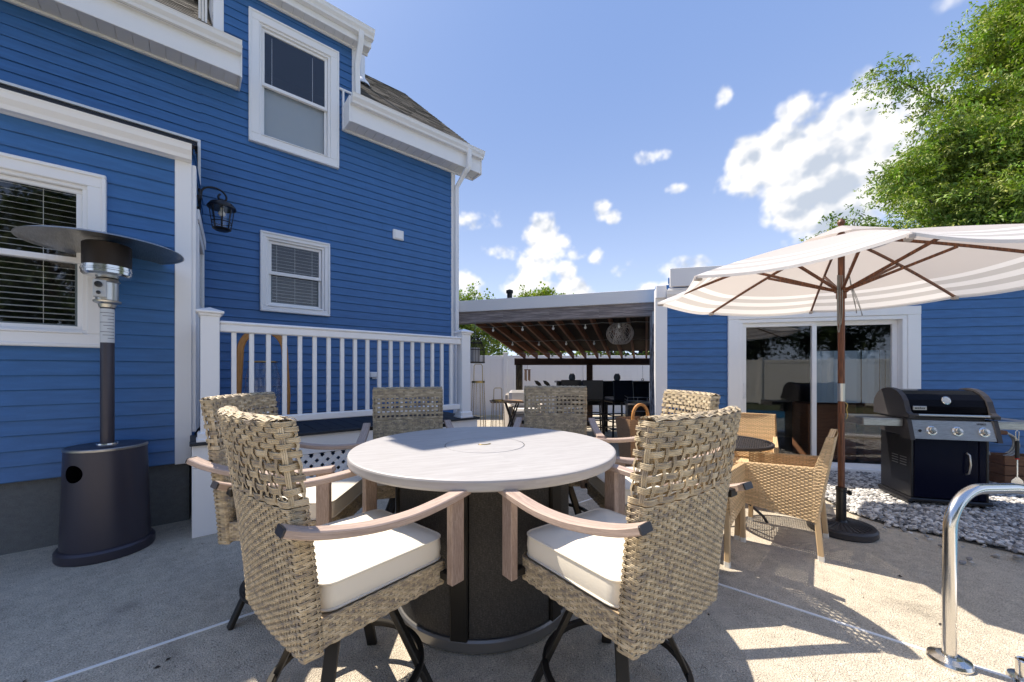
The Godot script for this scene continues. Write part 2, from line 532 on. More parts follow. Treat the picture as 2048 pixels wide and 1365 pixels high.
	for y in h / 2:
		var e := deg_to_rad(90.0 - 180.0 * (y + 0.5) / h)
		for xx in range(int(w * 0.62), int(w * 1.12)):
			var x := xx % w
			var az := TAU * (x + 0.5) / w
			var d := Vector3(sin(az) * cos(e), sin(e), -cos(az) * cos(e))
			var ang := rad_to_deg(acos(clampf(d.dot(to_sun), -1, 1)))
			if ang < 50.0:
				var g := 1.2 * exp(-ang / 8.0) - 1.2 * exp(-50.0 / 8.0)
				if g > 0:
					im.set_pixel(x, y, im.get_pixel(x, y) + Color(g, g * 0.97, g * 0.92))
	var sm := PanoramaSkyMaterial.new()
	sm.panorama = ImageTexture.create_from_image(im)
	return sm

func _ready() -> void:
	rng.seed = 4242
	var cam := Camera3D.new()
	cam.name = "camera"
	cam.projection = Camera3D.PROJECTION_FRUSTUM
	cam.near = 0.05
	cam.far = 400.0
	cam.size = 0.05 * 1365.0 / 765.0
	cam.frustum_offset = Vector2(0, 0.05 * 61.5 / 765.0)
	cam.position = Vector3(0, 1.35, 0)
	add_child(cam)
	cam.current = true
	var env := Environment.new()
	env.background_mode = Environment.BG_SKY
	env.sky = Sky.new()
	env.sky.sky_material = make_sky()
	env.background_energy_multiplier = 0.54
	env.tonemap_mode = Environment.TONE_MAPPER_LINEAR
	env.tonemap_exposure = 4.25
	env.sdfgi_enabled = true
	env.ssao_enabled = true
	env.ssil_enabled = true
	var we := WorldEnvironment.new()
	we.name = "environment"
	we.environment = env
	add_child(we)
	var sun := DirectionalLight3D.new()
	sun.name = "sun"
	sun.light_energy = 0.60
	sun.light_color = Color(1.0, 0.955, 0.89)
	sun.light_angular_distance = 0.5
	sun.shadow_enabled = true
	add_child(sun)
	sun.look_at_from_position(Vector3.ZERO, Vector3(0.57, -1.0, 0.40))
	make_materials()
	build_ground()
	build_house()
	build_deck()
	build_pool_house()
	build_pavilion()
	build_fences()
	build_trees()
	build_fire_table()
	build_chairs()
	build_heater()
	build_bistro()
	build_umbrella()
	build_grill()
	build_pool_rail()
	build_small_things()

# ---------------------------------------------------------------- ground
func build_ground() -> void:
	var st := MB.new()
	var hole := Rect2(2.9, -1.3, 5.0, 5.5)   # the swimming pool: x, z, width, depth
	for r in [[-90.0, -90.0, 90.0, hole.position.y], [-90.0, hole.end.y, 90.0, 90.0], [-90.0, hole.position.y, hole.position.x, hole.end.y], [hole.end.x, hole.position.y, 90.0, hole.end.y]]:
		st.quad(Vector3(r[0], -0.03, r[3]), Vector3(r[2], -0.03, r[3]), Vector3(r[2], -0.03, r[1]), Vector3(r[0], -0.03, r[1]))
	struct("ground", st, M.earth)
	# concrete patio; the vertex colours are old stains in the slab
	var f := noise(51, 0.55, 4)
	var f2 := noise(52, 2.4, 3)
	st = MB.new()
	var stp := 0.10
	for r in [[-6.0, -12.4, 7.6, hole.position.y], [-6.0, hole.position.y, hole.position.x, 6.0]]:
		var nx := int(round((r[2] - r[0]) / stp))
		var nz := int(round((r[3] - r[1]) / stp))
		var s0 := st.v.size()
		for b in nz + 1:
			for a in nx + 1:
				var x: float = r[0] + (r[2] - r[0]) * a / nx
				var z: float = r[1] + (r[3] - r[1]) * b / nz
				var g := 1.0 + 0.20 * f.get_noise_2d(x, z) + 0.10 * f2.get_noise_2d(x, z) - 0.35 * smoothstep(0.42, 0.62, f2.get_noise_2d(x * 0.5 + 31, z * 0.5))
				st.col = Color(g, g * (1.0 + 0.012 * f2.get_noise_2d(x + 9, z)), g * 0.995)
				st.vert(Vector3(x, 0, z), Vector3.UP, Vector2(x, z))
		for b in nz:
			for a in nx:
				var q := s0 + b * (nx + 1) + a
				st.tri(q, q + nx + 1, q + nx + 2)
				st.tri(q, q + nx + 2, q + 1)
	var patio := struct("patio", st, M.concrete)
	# white plastic strips in the expansion joints
	var crossing := Vector3(0.11, 0, -3.44)
	for l in [[Vector3(-3.1, 0, -0.75), Vector3(2.0, 0, -5.03)], [crossing, Vector3(2.75, 0, -1.22)]]:
		var a: Vector3 = l[0]
		var b: Vector3 = l[1]
		st = MB.new()
		st.bar([a + Vector3(0, 0.0, 0), b + Vector3(0, 0.0, 0)], 0.017, 0.010)
		obj("joint_strip", st, M.joint, patio)
	# crumbs of dry leaf on the slab
	st = MB.new()
	var rl := RandomNumberGenerator.new()
	rl.seed = 58
	for k in 46:
		var p := Vector3(rl.randf_range(-2.6, 2.9), 0.002, -rl.randf_range(1.5, 3.6))
		var ba := yaw(rl.randf() * TAU) * rl.randf_range(0.006, 0.016)
		var lift := rl.randf_range(0.2, 0.6)
		st.tri3(p + ba * Vector3(-1, 0, 0), p + ba * Vector3(0, lift, 0.5), p + ba * Vector3(1, 0.1, 0))
		st.tri3(p + ba * Vector3(-1, 0, 0), p + ba * Vector3(1, 0.1, 0), p + ba * Vector3(0, 0.1, -0.45))
	var lit_ := obj("leaf_litter", st, M.bark)
	tag(lit_, "tiny crumbs of dry brown leaf scattered over the concrete", "leaf litter")
	lit_.set_meta("kind", "stuff")
	# pool: liner, water and coping
	st = MB.new()
	var x0 := hole.position.x
	var x1 := hole.end.x
	var z0 := hole.position.y
	var z1 := hole.end.y
	st.quad(Vector3(x0, -1.3, z1), Vector3(x1, -1.3, z1), Vector3(x1, -1.3, z0), Vector3(x0, -1.3, z0))
	st.quad(Vector3(x0, -1.3, z0), Vector3(x1, -1.3, z0), Vector3(x1, 0, z0), Vector3(x0, 0, z0))
	st.quad(Vector3(x1, -1.3, z1), Vector3(x0, -1.3, z1), Vector3(x0, 0, z1), Vector3(x1, 0, z1))
	st.quad(Vector3(x0, -1.3, z1), Vector3(x0, -1.3, z0), Vector3(x0, 0, z0), Vector3(x0, 0, z1))
	st.quad(Vector3(x1, -1.3, z0), Vector3(x1, -1.3, z1), Vector3(x1, 0, z1), Vector3(x1, 0, z0))
	struct("pool_basin", st, M.pool_liner)
	st = MB.new()
	st.quad(Vector3(x0, -0.12, z1), Vector3(x1, -0.12, z1), Vector3(x1, -0.12, z0), Vector3(x0, -0.12, z0))
	struct("pool_water", st, M.water)
	st = MB.new()
	st.span(Vector3(x0 - 0.28, 0.002, z0 - 0.28), Vector3(x1, 0.05, z0), 0.012)
	st.span(Vector3(x0 - 0.28, 0.002, z0), Vector3(x0, 0.05, z1), 0.012)
	struct("pool_coping", st, M.joint)
	# gravel bed along the pool house
	var poly := PackedVector2Array([Vector2(3.42, 5.35), Vector2(3.36, 4.4), Vector2(3.22, 3.62), Vector2(3.30, 3.33), Vector2(3.54, 3.08), Vector2(3.78, 2.80), Vector2(4.3, 2.2), Vector2(7.4, 1.9), Vector2(7.4, 4.36)])
	st = MB.new()
	var ix := Geometry2D.triangulate_polygon(poly)
	for p in poly:
		st.vert(Vector3(p.x, 0.006, -p.y), Vector3.UP, p)
	for k in range(0, ix.size(), 3):
		st.tri(ix[k], ix[k + 1], ix[k + 2])
	struct("gravel_ground", st, M.gravel_bed)
	var stones := []
	for k in 3:
		var sp := SphereMesh.new()
		sp.radius = 0.5
		sp.height = 1.0
		sp.radial_segments = 7
		sp.rings = 4
		var arr := sp.get_mesh_arrays()
		var vs: PackedVector3Array = arr[Mesh.ARRAY_VERTEX]
		var nf := noise(60 + k, 1.1, 2)
		for q in vs.size():
			vs[q] *= 1.0 + 0.45 * nf.get_noise_3dv(vs[q] * 1.3)
		var sf := SurfaceTool.new()
		sf.begin(Mesh.PRIMITIVE_TRIANGLES)
		sf.set_smooth_group(0 if k else -1)
		var id: PackedInt32Array = arr[Mesh.ARRAY_INDEX]
		for q in id:
			sf.add_vertex(vs[q])
		sf.generate_normals()
		stones.append(sf.commit())
	var r := RandomNumberGenerator.new()
	r.seed = 9
	var lists := [[], [], []]
	var tries := 0
	while tries < 30000:
		tries += 1
		var p := Vector2(r.randf_range(3.15, 6.2), r.randf_range(2.0, 5.4))
		if not Geometry2D.is_point_in_polygon(p, poly):
			if r.randf() > 0.02 or p.distance_to(Vector2(3.4, 3.3)) > 0.8:
				continue
		var s := r.randf_range(0.018, 0.042)
		var b := Basis.from_euler(Vector3(r.randf_range(-0.5, 0.5), r.randf() * TAU, r.randf_range(-0.5, 0.5))).scaled_local(Vector3(s * r.randf_range(0.9, 1.5), s * 0.62, s))
		var g := pow(r.randf(), 1.3)
		var base := Color(0.16, 0.16, 0.165).lerp(Color(0.80, 0.78, 0.75), g)
		lists[r.randi() % 3].append([Transform3D(b, Vector3(p.x, 0.008 + s * 0.22 + r.randf() * 0.018, -p.y)), base])
	for k in 3:
		var mm := MultiMesh.new()
		mm.transform_format = MultiMesh.TRANSFORM_3D
		mm.use_colors = true
		mm.mesh = stones[k]
		mm.instance_count = lists[k].size()
		for q in lists[k].size():
			mm.set_instance_transform(q, lists[k][q][0])
			mm.set_instance_color(q, lists[k][q][1])
		var mi := MultiMeshInstance3D.new()
		mi.multimesh = mm
		mi.material_override = M.pebble
		mi.name = numbered("gravel")
		add_child(mi)
		tag(mi, "grey and white pebbles of the gravel bed under the grill", "gravel", "pebbles of the gravel bed")
		mi.set_meta("kind", "stuff")

# ---------------------------------------------------------------- walls and windows
const COURSE := 0.1125

# intervals of x0..x1 at height y0..y1 that no hole takes away
func clear_spans(x0: float, x1: float, y0: float, y1: float, holes: Array) -> Array:
	var cuts := []
	for h in holes:
		if h[2] < y1 - 0.001 and h[3] > y0 + 0.001:
			cuts.append([h[0], h[1]])
	cuts.sort_custom(func(a, b): return a[0] < b[0])
	var res := []
	var x := x0
	for c in cuts:
		if c[0] > x + 0.005:
			res.append([x, minf(c[0], x1)])
		x = maxf(x, c[1])
	if x < x1 - 0.005:
		res.append([x, x1])
	return res

# lapped boards on a wall in the x-y plane of its parent, facing +z. holes: [x0, x1, y0, y1]; edge(y) may move the right end
var board_meshes := {}
func siding(wall: Node3D, x0: float, x1: float, y0: float, y1: float, holes: Array, z := 0.0) -> void:
	var y := y0
	var k := 0
	while y < y1 - 0.02:
		var top := minf(y + COURSE, y1)
		for sp in clear_spans(x0, x1, y, top, holes):
			var lo := y
			var hi := top
			var xa: float = sp[0]
			var xz: float = sp[1]
			if xz - xa > 2.2:    # lengths butted over one another
				var cut := lerpf(xa, xz, rng.randf_range(0.25, 0.75))
				board(wall, xa, cut + 0.012, lo, hi, z)
				board(wall, cut, xz, lo, hi, z + 0.0022)
			else:
				board(wall, xa, xz, lo, hi, z)
		for h in holes:    # ripped boards above and below an opening
			if h[3] > y + 0.004 and h[3] < top - 0.012:
				board(wall, h[0], h[1], h[3], top, z)
			if h[2] > y + 0.012 and h[2] < top - 0.004:
				board(wall, h[0], h[1], y, h[2], z)
		y += COURSE
		k += 1

func board(wall: Node3D, x0: float, x1: float, lo: float, hi: float, z: float) -> void:
			var sp := [x0, x1]
			var key := "%0.3f" % (hi - lo)
			if not board_meshes.has(key):
				var b := MB.new()
				var hh := hi - lo
				var s := [Vector3(0, 0, 0.0), Vector3(0, 0.0, 0.016), Vector3(0, 0.004, 0.0185), Vector3(0, hh, 0.005), Vector3(0, hh, 0.0)]
				for q in 4:
					var a: Vector3 = s[q]
					var d: Vector3 = s[q + 1]
					b.quad(a, a + Vector3.RIGHT, d + Vector3.RIGHT, d)
				b.quad(s[0], s[3], s[2], s[1])
				b.quad(s[0] + Vector3.RIGHT, s[1] + Vector3.RIGHT, s[2] + Vector3.RIGHT, s[3] + Vector3.RIGHT)
				board_meshes[key] = b.mesh()
			var wob := rng.randf_range(-0.0016, 0.0016)
			var ba := Basis(Vector3.RIGHT, rng.randf_range(-0.012, 0.012)) * Basis.IDENTITY.scaled(Vector3(sp[1] - sp[0], 1, 1))
			obj("siding_board", board_meshes[key], M.siding, wall, at(Vector3(sp[0], lo + wob, z + rng.randf_range(0, 0.0012)), ba))

# solid backing of a wall with openings, thick in -z
func backing(wall: Node3D, x0: float, x1: float, y0: float, y1: float, holes: Array, thick := 0.12, m: Material = null) -> void:
	var ys := [y0, y1]
	for h in holes:
		for q in [h[2], h[3]]:
			if q > y0 and q < y1:
				ys.append(q)
	ys.sort()
	var b := MB.new()
	for k in ys.size() - 1:
		if ys[k + 1] - ys[k] < 0.002:
			continue
		for sp in clear_spans(x0, x1, ys[k], ys[k + 1], holes):
			b.span(Vector3(sp[0], ys[k], -thick), Vector3(sp[1], ys[k + 1], 0))
	obj("sheathing", b, m if m else M.sheathing, wall)

func frame_bars(b: MB, x0: float, x1: float, y0: float, y1: float, t: float, z0: float, z1: float, ch := 0.004) -> void:
	b.span(Vector3(x0, y1 - t, z0), Vector3(x1, y1, z1), ch)
	b.span(Vector3(x0, y0, z0), Vector3(x1, y0 + t, z1), ch)
	b.span(Vector3(x0, y0 + t, z0), Vector3(x0 + t, y1 - t, z1), ch)
	b.span(Vector3(x1 - t, y0 + t, z0), Vector3(x1, y1 - t, z1), ch)

# double-hung window. Outer casing x0..x1, y0..y1, glass inset; returns its hole
func window(house: Node3D, x0: float, x1: float, y0: float, y1: float, casing: float, ymid: float, z: float, blind: String) -> void:
	var w := part("window", house, at(Vector3(0, 0, z)))
	var b := MB.new()
	frame_bars(b, x0, x1, y0, y1, casing, 0.0, 0.045, 0.006)
	frame_bars(b, x0 - 0.008, x1 + 0.008, y0 - 0.008, y1 + 0.008, 0.028, 0.0, 0.06, 0.006)
	obj("casing", b, M.trim, w)
	b = MB.new()
	var i0 := x0 + casing
	var i1 := x1 - casing
	var j0 := y0 + casing
	var j1 := y1 - casing
	frame_bars(b, i0 - 0.002, i1 + 0.002, j0 - 0.002, j1 + 0.002, 0.03, -0.07, 0.02)
	obj("jamb", b, M.vinyl, w)
	b = MB.new()   # upper sash outside, lower sash set back
	frame_bars(b, i0 + 0.03, i1 - 0.03, ymid - 0.02, j1 - 0.03, 0.034, -0.04, -0.012)
	obj("upper_sash", b, M.vinyl, w)
	b = MB.new()
	frame_bars(b, i0 + 0.03, i1 - 0.03, j0 + 0.03, ymid + 0.02, 0.034, -0.07, -0.042)
	b.span(Vector3(i0 + 0.03, ymid - 0.022, -0.042), Vector3(i1 - 0.03, ymid + 0.022, -0.006), 0.004)
	obj("lower_sash", b, M.vinyl, w)
	b = MB.new()
	b.span(Vector3(i0 + 0.06, ymid + 0.01, -0.030), Vector3(i1 - 0.06, j1 - 0.06, -0.024))
	obj("pane", b, M.window_glass, w)
	b = MB.new()
	b.span(Vector3(i0 + 0.06, j0 + 0.06, -0.060), Vector3(i1 - 0.06, ymid - 0.01, -0.054))
	obj("pane", b, M.window_glass, w)
	b = MB.new()
	b.span(Vector3(i0 + 0.02, y0 + casing, 0.02), Vector3(i1 - 0.02, y0 + casing + 0.012, 0.055), 0.003)
	obj("sill", b, M.trim, w)
	# what stands behind the glass
	if blind == "slats":
		b = MB.new()
		var y := j0 + 0.07
		while y < j1 - 0.05:
			b.box(Vector3((i0 + i1) * 0.5, y, -0.115), Vector3(i1 - i0 - 0.08, 0.0022, 0.042), 0, Basis(Vector3.RIGHT, 0.26))
			y += 0.046
		for fx in [0.14, 0.5, 0.86]:
			var x: float = lerpf(i0 + 0.05, i1 - 0.05, fx)
			b.span(Vector3(x - 0.0015, j0 + 0.05, -0.095), Vector3(x + 0.0015, j1 - 0.05, -0.092))
		obj("blind", b, M.slat, w)
		b = MB.new()
		b.span(Vector3(i0 + 0.06, j0 + 0.06, -0.050), Vector3(i1 - 0.06, j0 + 0.075, -0.046))
		b.span(Vector3(i0 + 0.062, j0 + 0.06, -0.052), Vector3(i0 + 0.075, ymid - 0.02, -0.044))
		b.span(Vector3(i1 - 0.075, j0 + 0.06, -0.052), Vector3(i1 - 0.062, ymid - 0.02, -0.044))
		obj("screen_frame", b, M.screen, w)
	else:
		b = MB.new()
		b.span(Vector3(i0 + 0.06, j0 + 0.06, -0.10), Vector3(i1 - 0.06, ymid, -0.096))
		obj("reflection_sheet", b, M.pale_reflection, w)  # added pale sheet that imitates the reflection in the lower pane
		for fx in [0.13, 0.80]:
			b = MB.new()
			var x: float = lerpf(i0 + 0.06, i1 - 0.06, fx)
			b.span(Vector3(x - 0.002, ymid, -0.09), Vector3(x + 0.002, j1 - 0.06, -0.087))
			obj("cord", b, M.vinyl, w)
	b = MB.new()   # the dim room behind, its dimness put into the near-black colour
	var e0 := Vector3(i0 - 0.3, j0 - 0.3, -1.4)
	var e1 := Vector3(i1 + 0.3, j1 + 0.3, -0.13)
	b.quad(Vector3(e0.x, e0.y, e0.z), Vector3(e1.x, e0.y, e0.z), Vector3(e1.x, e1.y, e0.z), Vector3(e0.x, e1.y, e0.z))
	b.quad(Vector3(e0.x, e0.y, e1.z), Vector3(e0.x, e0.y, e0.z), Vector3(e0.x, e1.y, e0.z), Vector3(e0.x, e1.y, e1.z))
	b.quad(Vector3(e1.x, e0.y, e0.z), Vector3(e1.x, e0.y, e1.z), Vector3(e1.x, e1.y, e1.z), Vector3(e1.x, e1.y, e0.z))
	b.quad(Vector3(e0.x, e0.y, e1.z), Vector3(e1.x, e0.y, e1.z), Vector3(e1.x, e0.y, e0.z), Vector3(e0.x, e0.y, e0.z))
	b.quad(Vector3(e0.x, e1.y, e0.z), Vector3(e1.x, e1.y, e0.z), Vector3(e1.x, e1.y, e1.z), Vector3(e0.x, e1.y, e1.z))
	obj("painted_dim_lining", b, M.room, w)

# gutter with the ogee front, running along x, its back at z = 0 and its rim at y = 0
func gutter(b: MB, x0: float, x1: float, y: float, z: float) -> void:
	var s := [Vector2(0, 0), Vector2(0, -0.115), Vector2(0.075, -0.115), Vector2(0.085, -0.085), Vector2(0.115, -0.05), Vector2(0.125, -0.015), Vector2(0.135, 0.0), Vector2(0.128, 0.004), Vector2(0.115, -0.006), Vector2(0.105, -0.045), Vector2(0.07, -0.085), Vector2(0.065, -0.105), Vector2(0.012, -0.105), Vector2(0.012, 0)]
	var p := PackedVector2Array()
	for q in s:
		p.append(Vector2(q.x, q.y))
	var old := b.tf
	b.tf = old * Transform3D(Basis(Vector3(0, 0, 1), Vector3(0, 1, 0), Vector3(-1, 0, 0)), Vector3(0, y, z))
	b.plate(p, -x1, -x0)
	# closed ends
	for x in [x0 + 0.001, x1 - 0.004]:
		b.plate(PackedVector2Array([Vector2(0.002, -0.002), Vector2(0.002, -0.113), Vector2(0.074, -0.113), Vector2(0.113, -0.05), Vector2(0.13, -0.004)]), -x - 0.003, -x)
	b.tf = old

# an eave: soffit panels, fascia board and gutter, for a wall whose face is z = zw; the eave's bottom is at y
func eave(house: Node3D, x0: float, x1: float, y: float, zw: float, over: float, fascia_h: float) -> void:
	var e := part("eave", house)
	var b := MB.new()
	b.span(Vector3(x0, y - 0.012, zw + 0.012), Vector3(x1, y + 0.03, zw + 0.05), 0.004)
	b.span(Vector3(x0, y, zw + over - 0.02), Vector3(x1, y + fascia_h, zw + over), 0.004)
	obj("fascia", b, M.trim, e)
	var x := x0
	while x < x1 - 0.01:
		var xe := minf(x + 0.1325, x1)
		b = MB.new()
		b.span(Vector3(x + 0.0015, y + 0.012 + rng.randf_range(-0.0015, 0.0015), zw + 0.03), Vector3(xe - 0.0015, y + 0.022, zw + over - 0.02), 0.0025)
		obj("soffit_panel", b, M.soffit, e)
		x = xe
	b = MB.new()
	b.span(Vector3(x0 + 0.005, y + 0.026, zw), Vector3(x1 - 0.005, y + fascia_h, zw + over - 0.022))
	obj("eave_core", b, M.soffit, e)
	b = MB.new()
	gutter(b, x0 - 0.01, x1 + 0.01, y + fascia_h + 0.012, zw + over + 0.001)
	obj("gutter", b, M.trim, e)

# rows of shingles on a sloping plane: from point a (low left) along ux, up the slope along us; slope length L
func shingles(called: String, house: Node3D, a: Vector3, ux: Vector3, width: float, us: Vector3, L: float, seed_: int, tab := 0.30) -> void:
	var r := RandomNumberGenerator.new()
	r.seed = seed_
	var nn := us.cross(ux).normalized()
	if nn.y < 0:
		nn = -nn
	var b := MB.new()
	var row := 0
	var d := 0.0
	var step := 0.14
	while d < L:
		var x := -r.randf() * tab
		while x < width:
			var xa := maxf(x, 0.0)
			var xb := minf(x + tab * r.randf_range(0.7, 1.2), width)
			var nx := x + tab
			x = maxf(xb, xa + 0.01)
			if xb - xa < 0.01:
				x = nx
				continue
			var g := r.randf_range(0.7, 1.2)
			b.col = Color(0.205 * g, 0.19 * g, 0.172 * g)
			var t := r.randf_range(0.009, 0.016)
			var p0 := a + ux * xa + us * d + nn * 0.002
			var p1 := a + ux * xb + us * d + nn * 0.002
			var q0 := p0 + nn * t
			var q1 := p1 + nn * t
			var e0 := a + ux * xa + us * minf(d + step + 0.02, L) + nn * 0.004
			var e1 := a + ux * xb + us * minf(d + step + 0.02, L) + nn * 0.004
			b.quad(q0, q1, e1, e0)
			b.quad(p0, p1, q1, q0)
			b.quad(p0, q0, e0, e0 - nn * 0.002)
			b.quad(p1, e1 - nn * 0.002, e1, q1)
		d += step
		row += 1
	var o := obj(called, b, M.shingle, house)
	o.set_meta("kind", "stuff")

# ---------------------------------------------------------------- the house. Local x runs along its walls, z points out to the patio; the corner of the low wing is the origin
func build_house() -> void:
	var house := thing("blue_house", "blue clapboard house with white trim, dormer and low wing behind the deck", "house", Vector3(-2.9166, 0, -3.4809), deg_to_rad(40.0))
	var ZM := -1.5
	var XR := 3.67
	# main wall with two openings; the dormer's face rises in the same plane
	var main := part("main_wall", house, at(Vector3(0, 0, ZM)))
	var up_hole := [0.575 + 0.11, 1.67 - 0.11, 4.37 + 0.11, 6.085 - 0.11]
	var low_hole := [0.70 + 0.065, 1.545 - 0.065, 2.165 + 0.065, 3.213 - 0.065]
	var up_case := [0.575, 1.67, 4.37, 6.085]
	var low_case := [0.70, 1.545, 2.165, 3.213]
	backing(main, -4.6, XR, 0.0, 4.98, [up_hole, low_hole])
	siding(main, -4.6, 0.085, 4.175, 4.97, [])
	siding(main, 0.085, XR - 0.06, 0.70, 4.97, [up_case, low_case])
	var dorm := part("dormer_wall", house, at(Vector3(0, 0, ZM)))
	backing(dorm, 0.20, 1.96, 4.98, 6.42, [up_hole])
	siding(dorm, 0.31, 1.87, 0.70 + COURSE * 38, 6.27, [up_case])
	window(house, 0.575, 1.67, 4.37, 6.085, 0.11, 5.20, ZM, "reflection_sheet")
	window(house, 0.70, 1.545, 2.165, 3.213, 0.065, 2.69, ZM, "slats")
	var b := MB.new()
	b.span(Vector3(0.205, 4.99, ZM - 0.02), Vector3(0.31, 6.28, ZM + 0.03), 0.004)
	obj("corner_board", b, M.trim, house)
	b = MB.new()
	b.span(Vector3(1.87, 4.99, ZM - 0.02), Vector3(1.965, 6.28, ZM + 0.03), 0.004)
	obj("corner_board", b, M.trim, house)
	b = MB.new()
	b.span(Vector3(0.24, 5.50, ZM + 0.032), Vector3(0.50, 5.53, ZM + 0.075), 0.004)
	obj("drip_edge", b, M.trim, house)
	b = MB.new()
	b.span(Vector3(1.68, 5.545, ZM + 0.032), Vector3(1.95, 5.575, ZM + 0.06), 0.004)
	obj("drip_edge", b, M.trim, house)
	b = MB.new()
	b.span(Vector3(XR - 0.06, 0.70, ZM - 0.05), Vector3(XR + 0.02, 4.97, ZM + 0.03), 0.004)
	obj("corner_board", b, M.trim, house)
	# channel where the wing's roof meets the main wall
	b = MB.new()
	b.span(Vector3(-4.6, 4.145, ZM + 0.002), Vector3(0.085, 4.175, ZM + 0.035), 0.004)
	b.span(Vector3(0.055, 0.80, ZM + 0.002), Vector3(0.085, 4.145, ZM + 0.035), 0.004)
	obj("channel", b, M.trim, house)
	b = MB.new()
	b.span(Vector3(-4.6, 4.03, ZM + 0.002), Vector3(0.05, 4.14, ZM + 0.012))
	obj("flashing", b, M.black_paint, house)
	# hidden sides of the main block
	b = MB.new()
	b.span(Vector3(-4.6, 0, -7.4), Vector3(XR, 4.98, -7.28))
	b.span(Vector3(-4.6, 0, -7.28), Vector3(-4.48, 4.98, ZM - 0.12))
	b.span(Vector3(XR - 0.12, 0, -7.28), Vector3(XR, 4.98, ZM - 0.12))
	obj("outer_wall", b, M.sheathing, house)
	# gables
	for x in [-4.55, XR - 0.06]:
		b = MB.new()
		b.tf = Transform3D(Basis(Vector3(0, 0, 1), Vector3(0, 1, 0), Vector3(-1, 0, 0)), Vector3(x, 0, 0))
		b.plate(PackedVector2Array([Vector2(-1.5, 4.98), Vector2(-4.46, 8.05), Vector2(-7.4, 4.98)]), -0.06, 0.06)
		obj("gable", b, M.sheathing, house)
	# eaves either side of the dormer, and the dormer's own
	eave(house, -4.6, 0.455, 4.97, ZM, 0.32, 0.34)
	eave(house, 1.76, 4.05, 4.97, ZM, 0.32, 0.34)
	eave(house, 0.0, 2.10, 6.275, ZM, 0.20, 0.19)
	b = MB.new()   # boxed ends of the eaves
	b.span(Vector3(0.455, 4.955, ZM + 0.02), Vector3(0.475, 5.31, ZM + 0.33), 0.003)
	b.span(Vector3(1.735, 4.955, ZM + 0.02), Vector3(1.76, 5.33, ZM + 0.33), 0.003)
	b.span(Vector3(1.725, 4.97, ZM + 0.002), Vector3(1.75, 5.56, ZM + 0.06), 0.003)
	b.span(Vector3(4.05, 4.955, ZM + 0.02), Vector3(4.07, 5.32, ZM + 0.33), 0.003)
	obj("eave_return", b, M.trim, house)
	# roofs
	var low := Vector3(0, 5.305, ZM + 0.36)
	var ridge := Vector3(0, 8.26, -4.46)
	var us := (ridge - low).normalized()
	var L := (ridge - low).length()
	b = MB.new()
	var th := Vector3(0, -0.10, 0)
	for sp in [[-4.75, 0.22, 0.0, L], [1.95, 4.06, 0.0, L], [0.22, 1.95, 1.75, L]]:
		var p0: Vector3 = low + us * sp[2]
		var p1: Vector3 = low + us * sp[3]
		var A := Vector3(sp[0], 0, 0)
		var B := Vector3(sp[1], 0, 0)
		b.quad(p0 + A, p0 + B, p1 + B, p1 + A)
		b.quad(p0 + A + th, p1 + A + th, p1 + B + th, p0 + B + th)
		b.quad(p0 + A + th, p0 + B + th, p0 + B, p0 + A)
		b.quad(p0 + A + th, p0 + A, p1 + A, p1 + A + th)
		b.quad(p0 + B, p0 + B + th, p1 + B + th, p1 + B)
	var back := Vector3(0, 5.0, -7.8)
	b.quad(ridge + Vector3(4.06, 0, 0), back + Vector3(4.06, 0, 0), back + Vector3(-4.75, 0, 0), ridge + Vector3(-4.75, 0, 0))
	obj("roof_deck", b, M.roof_board, house)
	shingles("shingles", house, low + Vector3(-4.75, 0.004, 0), Vector3.RIGHT, 4.97, us, L, 101)
	shingles("shingles", house, low + Vector3(1.95, 0.004, 0), Vector3.RIGHT, 2.11, us, L, 102)
	b = MB.new()   # dormer cheeks and roof
	for x in [0.20, 1.90]:
		b.tf = Transform3D(Basis(Vector3(0, 0, 1), Vector3(0, 1, 0), Vector3(-1, 0, 0)), Vector3(x, 0, 0))
		b.plate(PackedVector2Array([Vector2(ZM, 5.0), Vector2(ZM, 6.42), Vector2(-3.4, 7.25), Vector2(-3.4, 5.0)]), -0.06, 0.0)
	b.tf = Transform3D.IDENTITY
	obj("dormer_cheek", b, M.soffit, house)
	b = MB.new()
	b.quad(Vector3(0.0, 6.46, ZM + 0.24), Vector3(2.10, 6.46, ZM + 0.24), Vector3(2.10, 7.30, -3.5), Vector3(0.0, 7.30, -3.5))
	b.quad(Vector3(0.0, 6.40, ZM + 0.2), Vector3(0.0, 7.24, -3.5), Vector3(2.10, 7.24, -3.5), Vector3(2.10, 6.40, ZM + 0.2))
	obj("dormer_roof", b, M.roof_board, house)
	b = MB.new()   # vinyl strips of the left cheek beside the shingles
	for k in 3:
		b.span(Vector3(0.125 - 0.03 * k, 5.45 + 0.12 * k, ZM - 0.10 - 0.05 * k), Vector3(0.150 - 0.03 * k, 6.2, ZM - 0.06 - 0.05 * k), 0.003)
	obj("cheek_trim", b, M.soffit, house)
	b = MB.new()   # vent pipe with its collar
	b.lathe([Vector2(0.0, 0.62), Vector2(0.05, 0.62), Vector2(0.05, 0.0), Vector2(0.13, -0.10), Vector2(0.15, -0.16)], 16, Vector3(2.45, 6.85, -2.75))
	obj("vent_pipe", b, M.trim, house)
